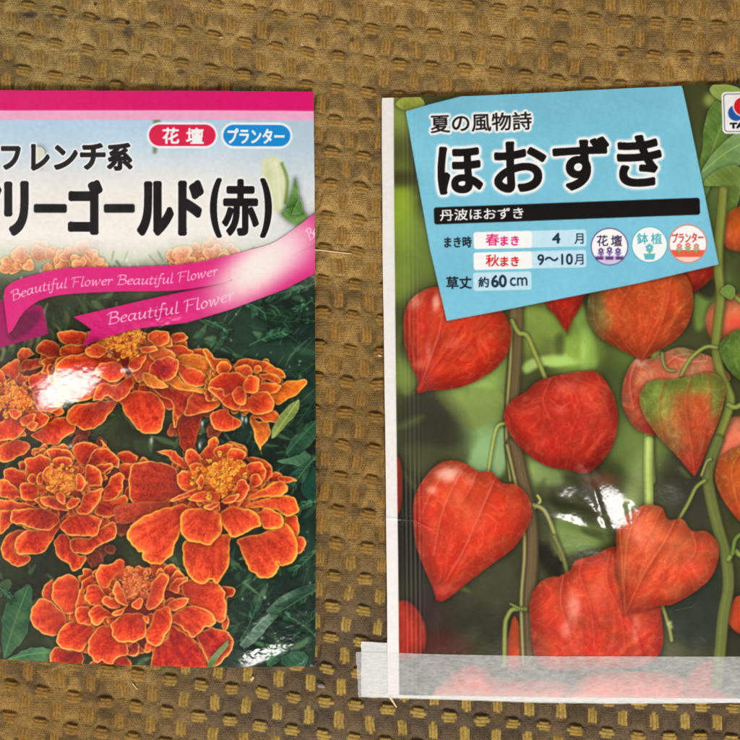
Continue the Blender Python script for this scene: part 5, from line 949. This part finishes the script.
# ------------------------------------------------------------------ straw bits and husks on the fabric
def _straw(nt, b_):
    n_ = nt.nodes.new('ShaderNodeTexNoise'); n_.inputs['Scale'].default_value = 1800; r = nt.nodes.new('ShaderNodeValToRGB'); r.color_ramp.elements[0].color = (.5, .33, .14, 1); r.color_ramp.elements[1].color = (.82, .66, .42, 1)
    nt.links.new(n_.outputs['Fac'], r.inputs['Fac']); nt.links.new(r.outputs['Color'], b_.inputs['Base Color']); b_.inputs['Roughness'].default_value = .5
strawmat = material('dry_straw', _straw)
def _husk(nt, b_):
    n_ = nt.nodes.new('ShaderNodeTexNoise'); n_.inputs['Scale'].default_value = 1500; r = nt.nodes.new('ShaderNodeValToRGB'); r.color_ramp.elements[0].color = (.07, .05, .045, 1); r.color_ramp.elements[1].color = (.36, .29, .25, 1)
    nt.links.new(n_.outputs['Fac'], r.inputs['Fac']); nt.links.new(r.outputs['Color'], b_.inputs['Base Color']); b_.inputs['Roughness'].default_value = .45
huskmat = material('seed_husk_brown', _husk)
def tube(name, pts, rad, mat, label, cat, flat_=1.0, taper=(.7, 1, .9, .5)):
    p = spline(pts, False, 6); z = np.array([fab_z(a, b_) for a, b_ in p]); k = np.ones(5) / 5; z = np.convolve(np.pad(z, 2, 'edge'), k, 'valid'); z = np.maximum(z, np.mean(z)) + rad * flat_ + .3
    vs, qs = [], []; N = 8
    for i in range(len(p)):
        t = p[min(i + 1, len(p) - 1)] - p[max(i - 1, 0)]; t = t / np.linalg.norm(t); nx_, ny_ = -t[1], t[0]; r = rad * np.interp(i / (len(p) - 1), np.linspace(0, 1, len(taper)), taper)
        for a in range(N):
            c_, s_ = math.cos(a * 2 * math.pi / N) * r, math.sin(a * 2 * math.pi / N) * r * flat_; vs.append(W(p[i][0] + nx_ * c_, p[i][1] + ny_ * c_, z[i] + s_))
    for i in range(len(p) - 1):
        for a in range(N): qs.append((i * N + a, i * N + (a + 1) % N, (i + 1) * N + (a + 1) % N, (i + 1) * N + a))
    for e_ in (0, (len(p) - 1) * N): qs += [(e_, e_ + 1, e_ + 2, e_ + 3), (e_, e_ + 3, e_ + 4, e_ + 7), (e_ + 4, e_ + 5, e_ + 6, e_ + 7)]
    vs = np.array(vs); o_ = vs.mean(0); o = mesh_from(name, vs - o_, np.array(qs), mat); o.location = o_; return tag(o, label, cat, 'dry bits on the fabric')
tube('straw_fragment', [(308, 248.5), (325, 250.2), (340, 252), (351.5, 253.2)], .75, strawmat, 'long pale straw sticking out beside the marigold packet', 'straw', taper=(1.1, 1, .9, .8))
tube('straw_fragment', [(390, 698), (393, 703), (396.8, 709)], 1.2, strawmat, 'thick pale splinter poking out below the tape end', 'straw', taper=(1.2, 1, .7))
tube('straw_fragment', [(131.5, 684.5), (134, 687.5), (137, 690.5)], .75, strawmat, 'tiny pale splinter below the marigold packet', 'straw', taper=(.8, 1, .8))
tube('seed_husk', [(317.5, 687.5), (321, 686.5), (325, 687.8)], 2.6, huskmat, 'dull brown husk between the packet corner and the tape', 'husk', .7, (.35, 1, .95, .3))
tube('seed_husk', [(250.5, 681.5), (252, 679.5), (253.3, 677.8)], 1.7, strawmat, 'small pale husk under the marigold packet bottom edge', 'husk', .7, (.5, 1, .9, .4))
tube('seed_husk', [(378.5, 354.6), (380, 355.6), (381.6, 356)], 1.1, strawmat, 'white crumb beside the lantern packet margin', 'crumb', .7, (.6, 1, .8, .4))
tube('seed_husk', [(218.6, 36.2), (220.4, 35.6), (222.4, 36)], .8, strawmat, 'cream fleck on the bare fabric above the pale pink stripe', 'crumb', .6, (.6, 1, .7, .4))
tube('seed_husk', [(300.5, 41), (301.6, 42.5), (303.4, 43)], .7, strawmat, 'glinting crumb on the fabric above the blue pill badge', 'crumb', .6, (.6, 1, .7, .4))
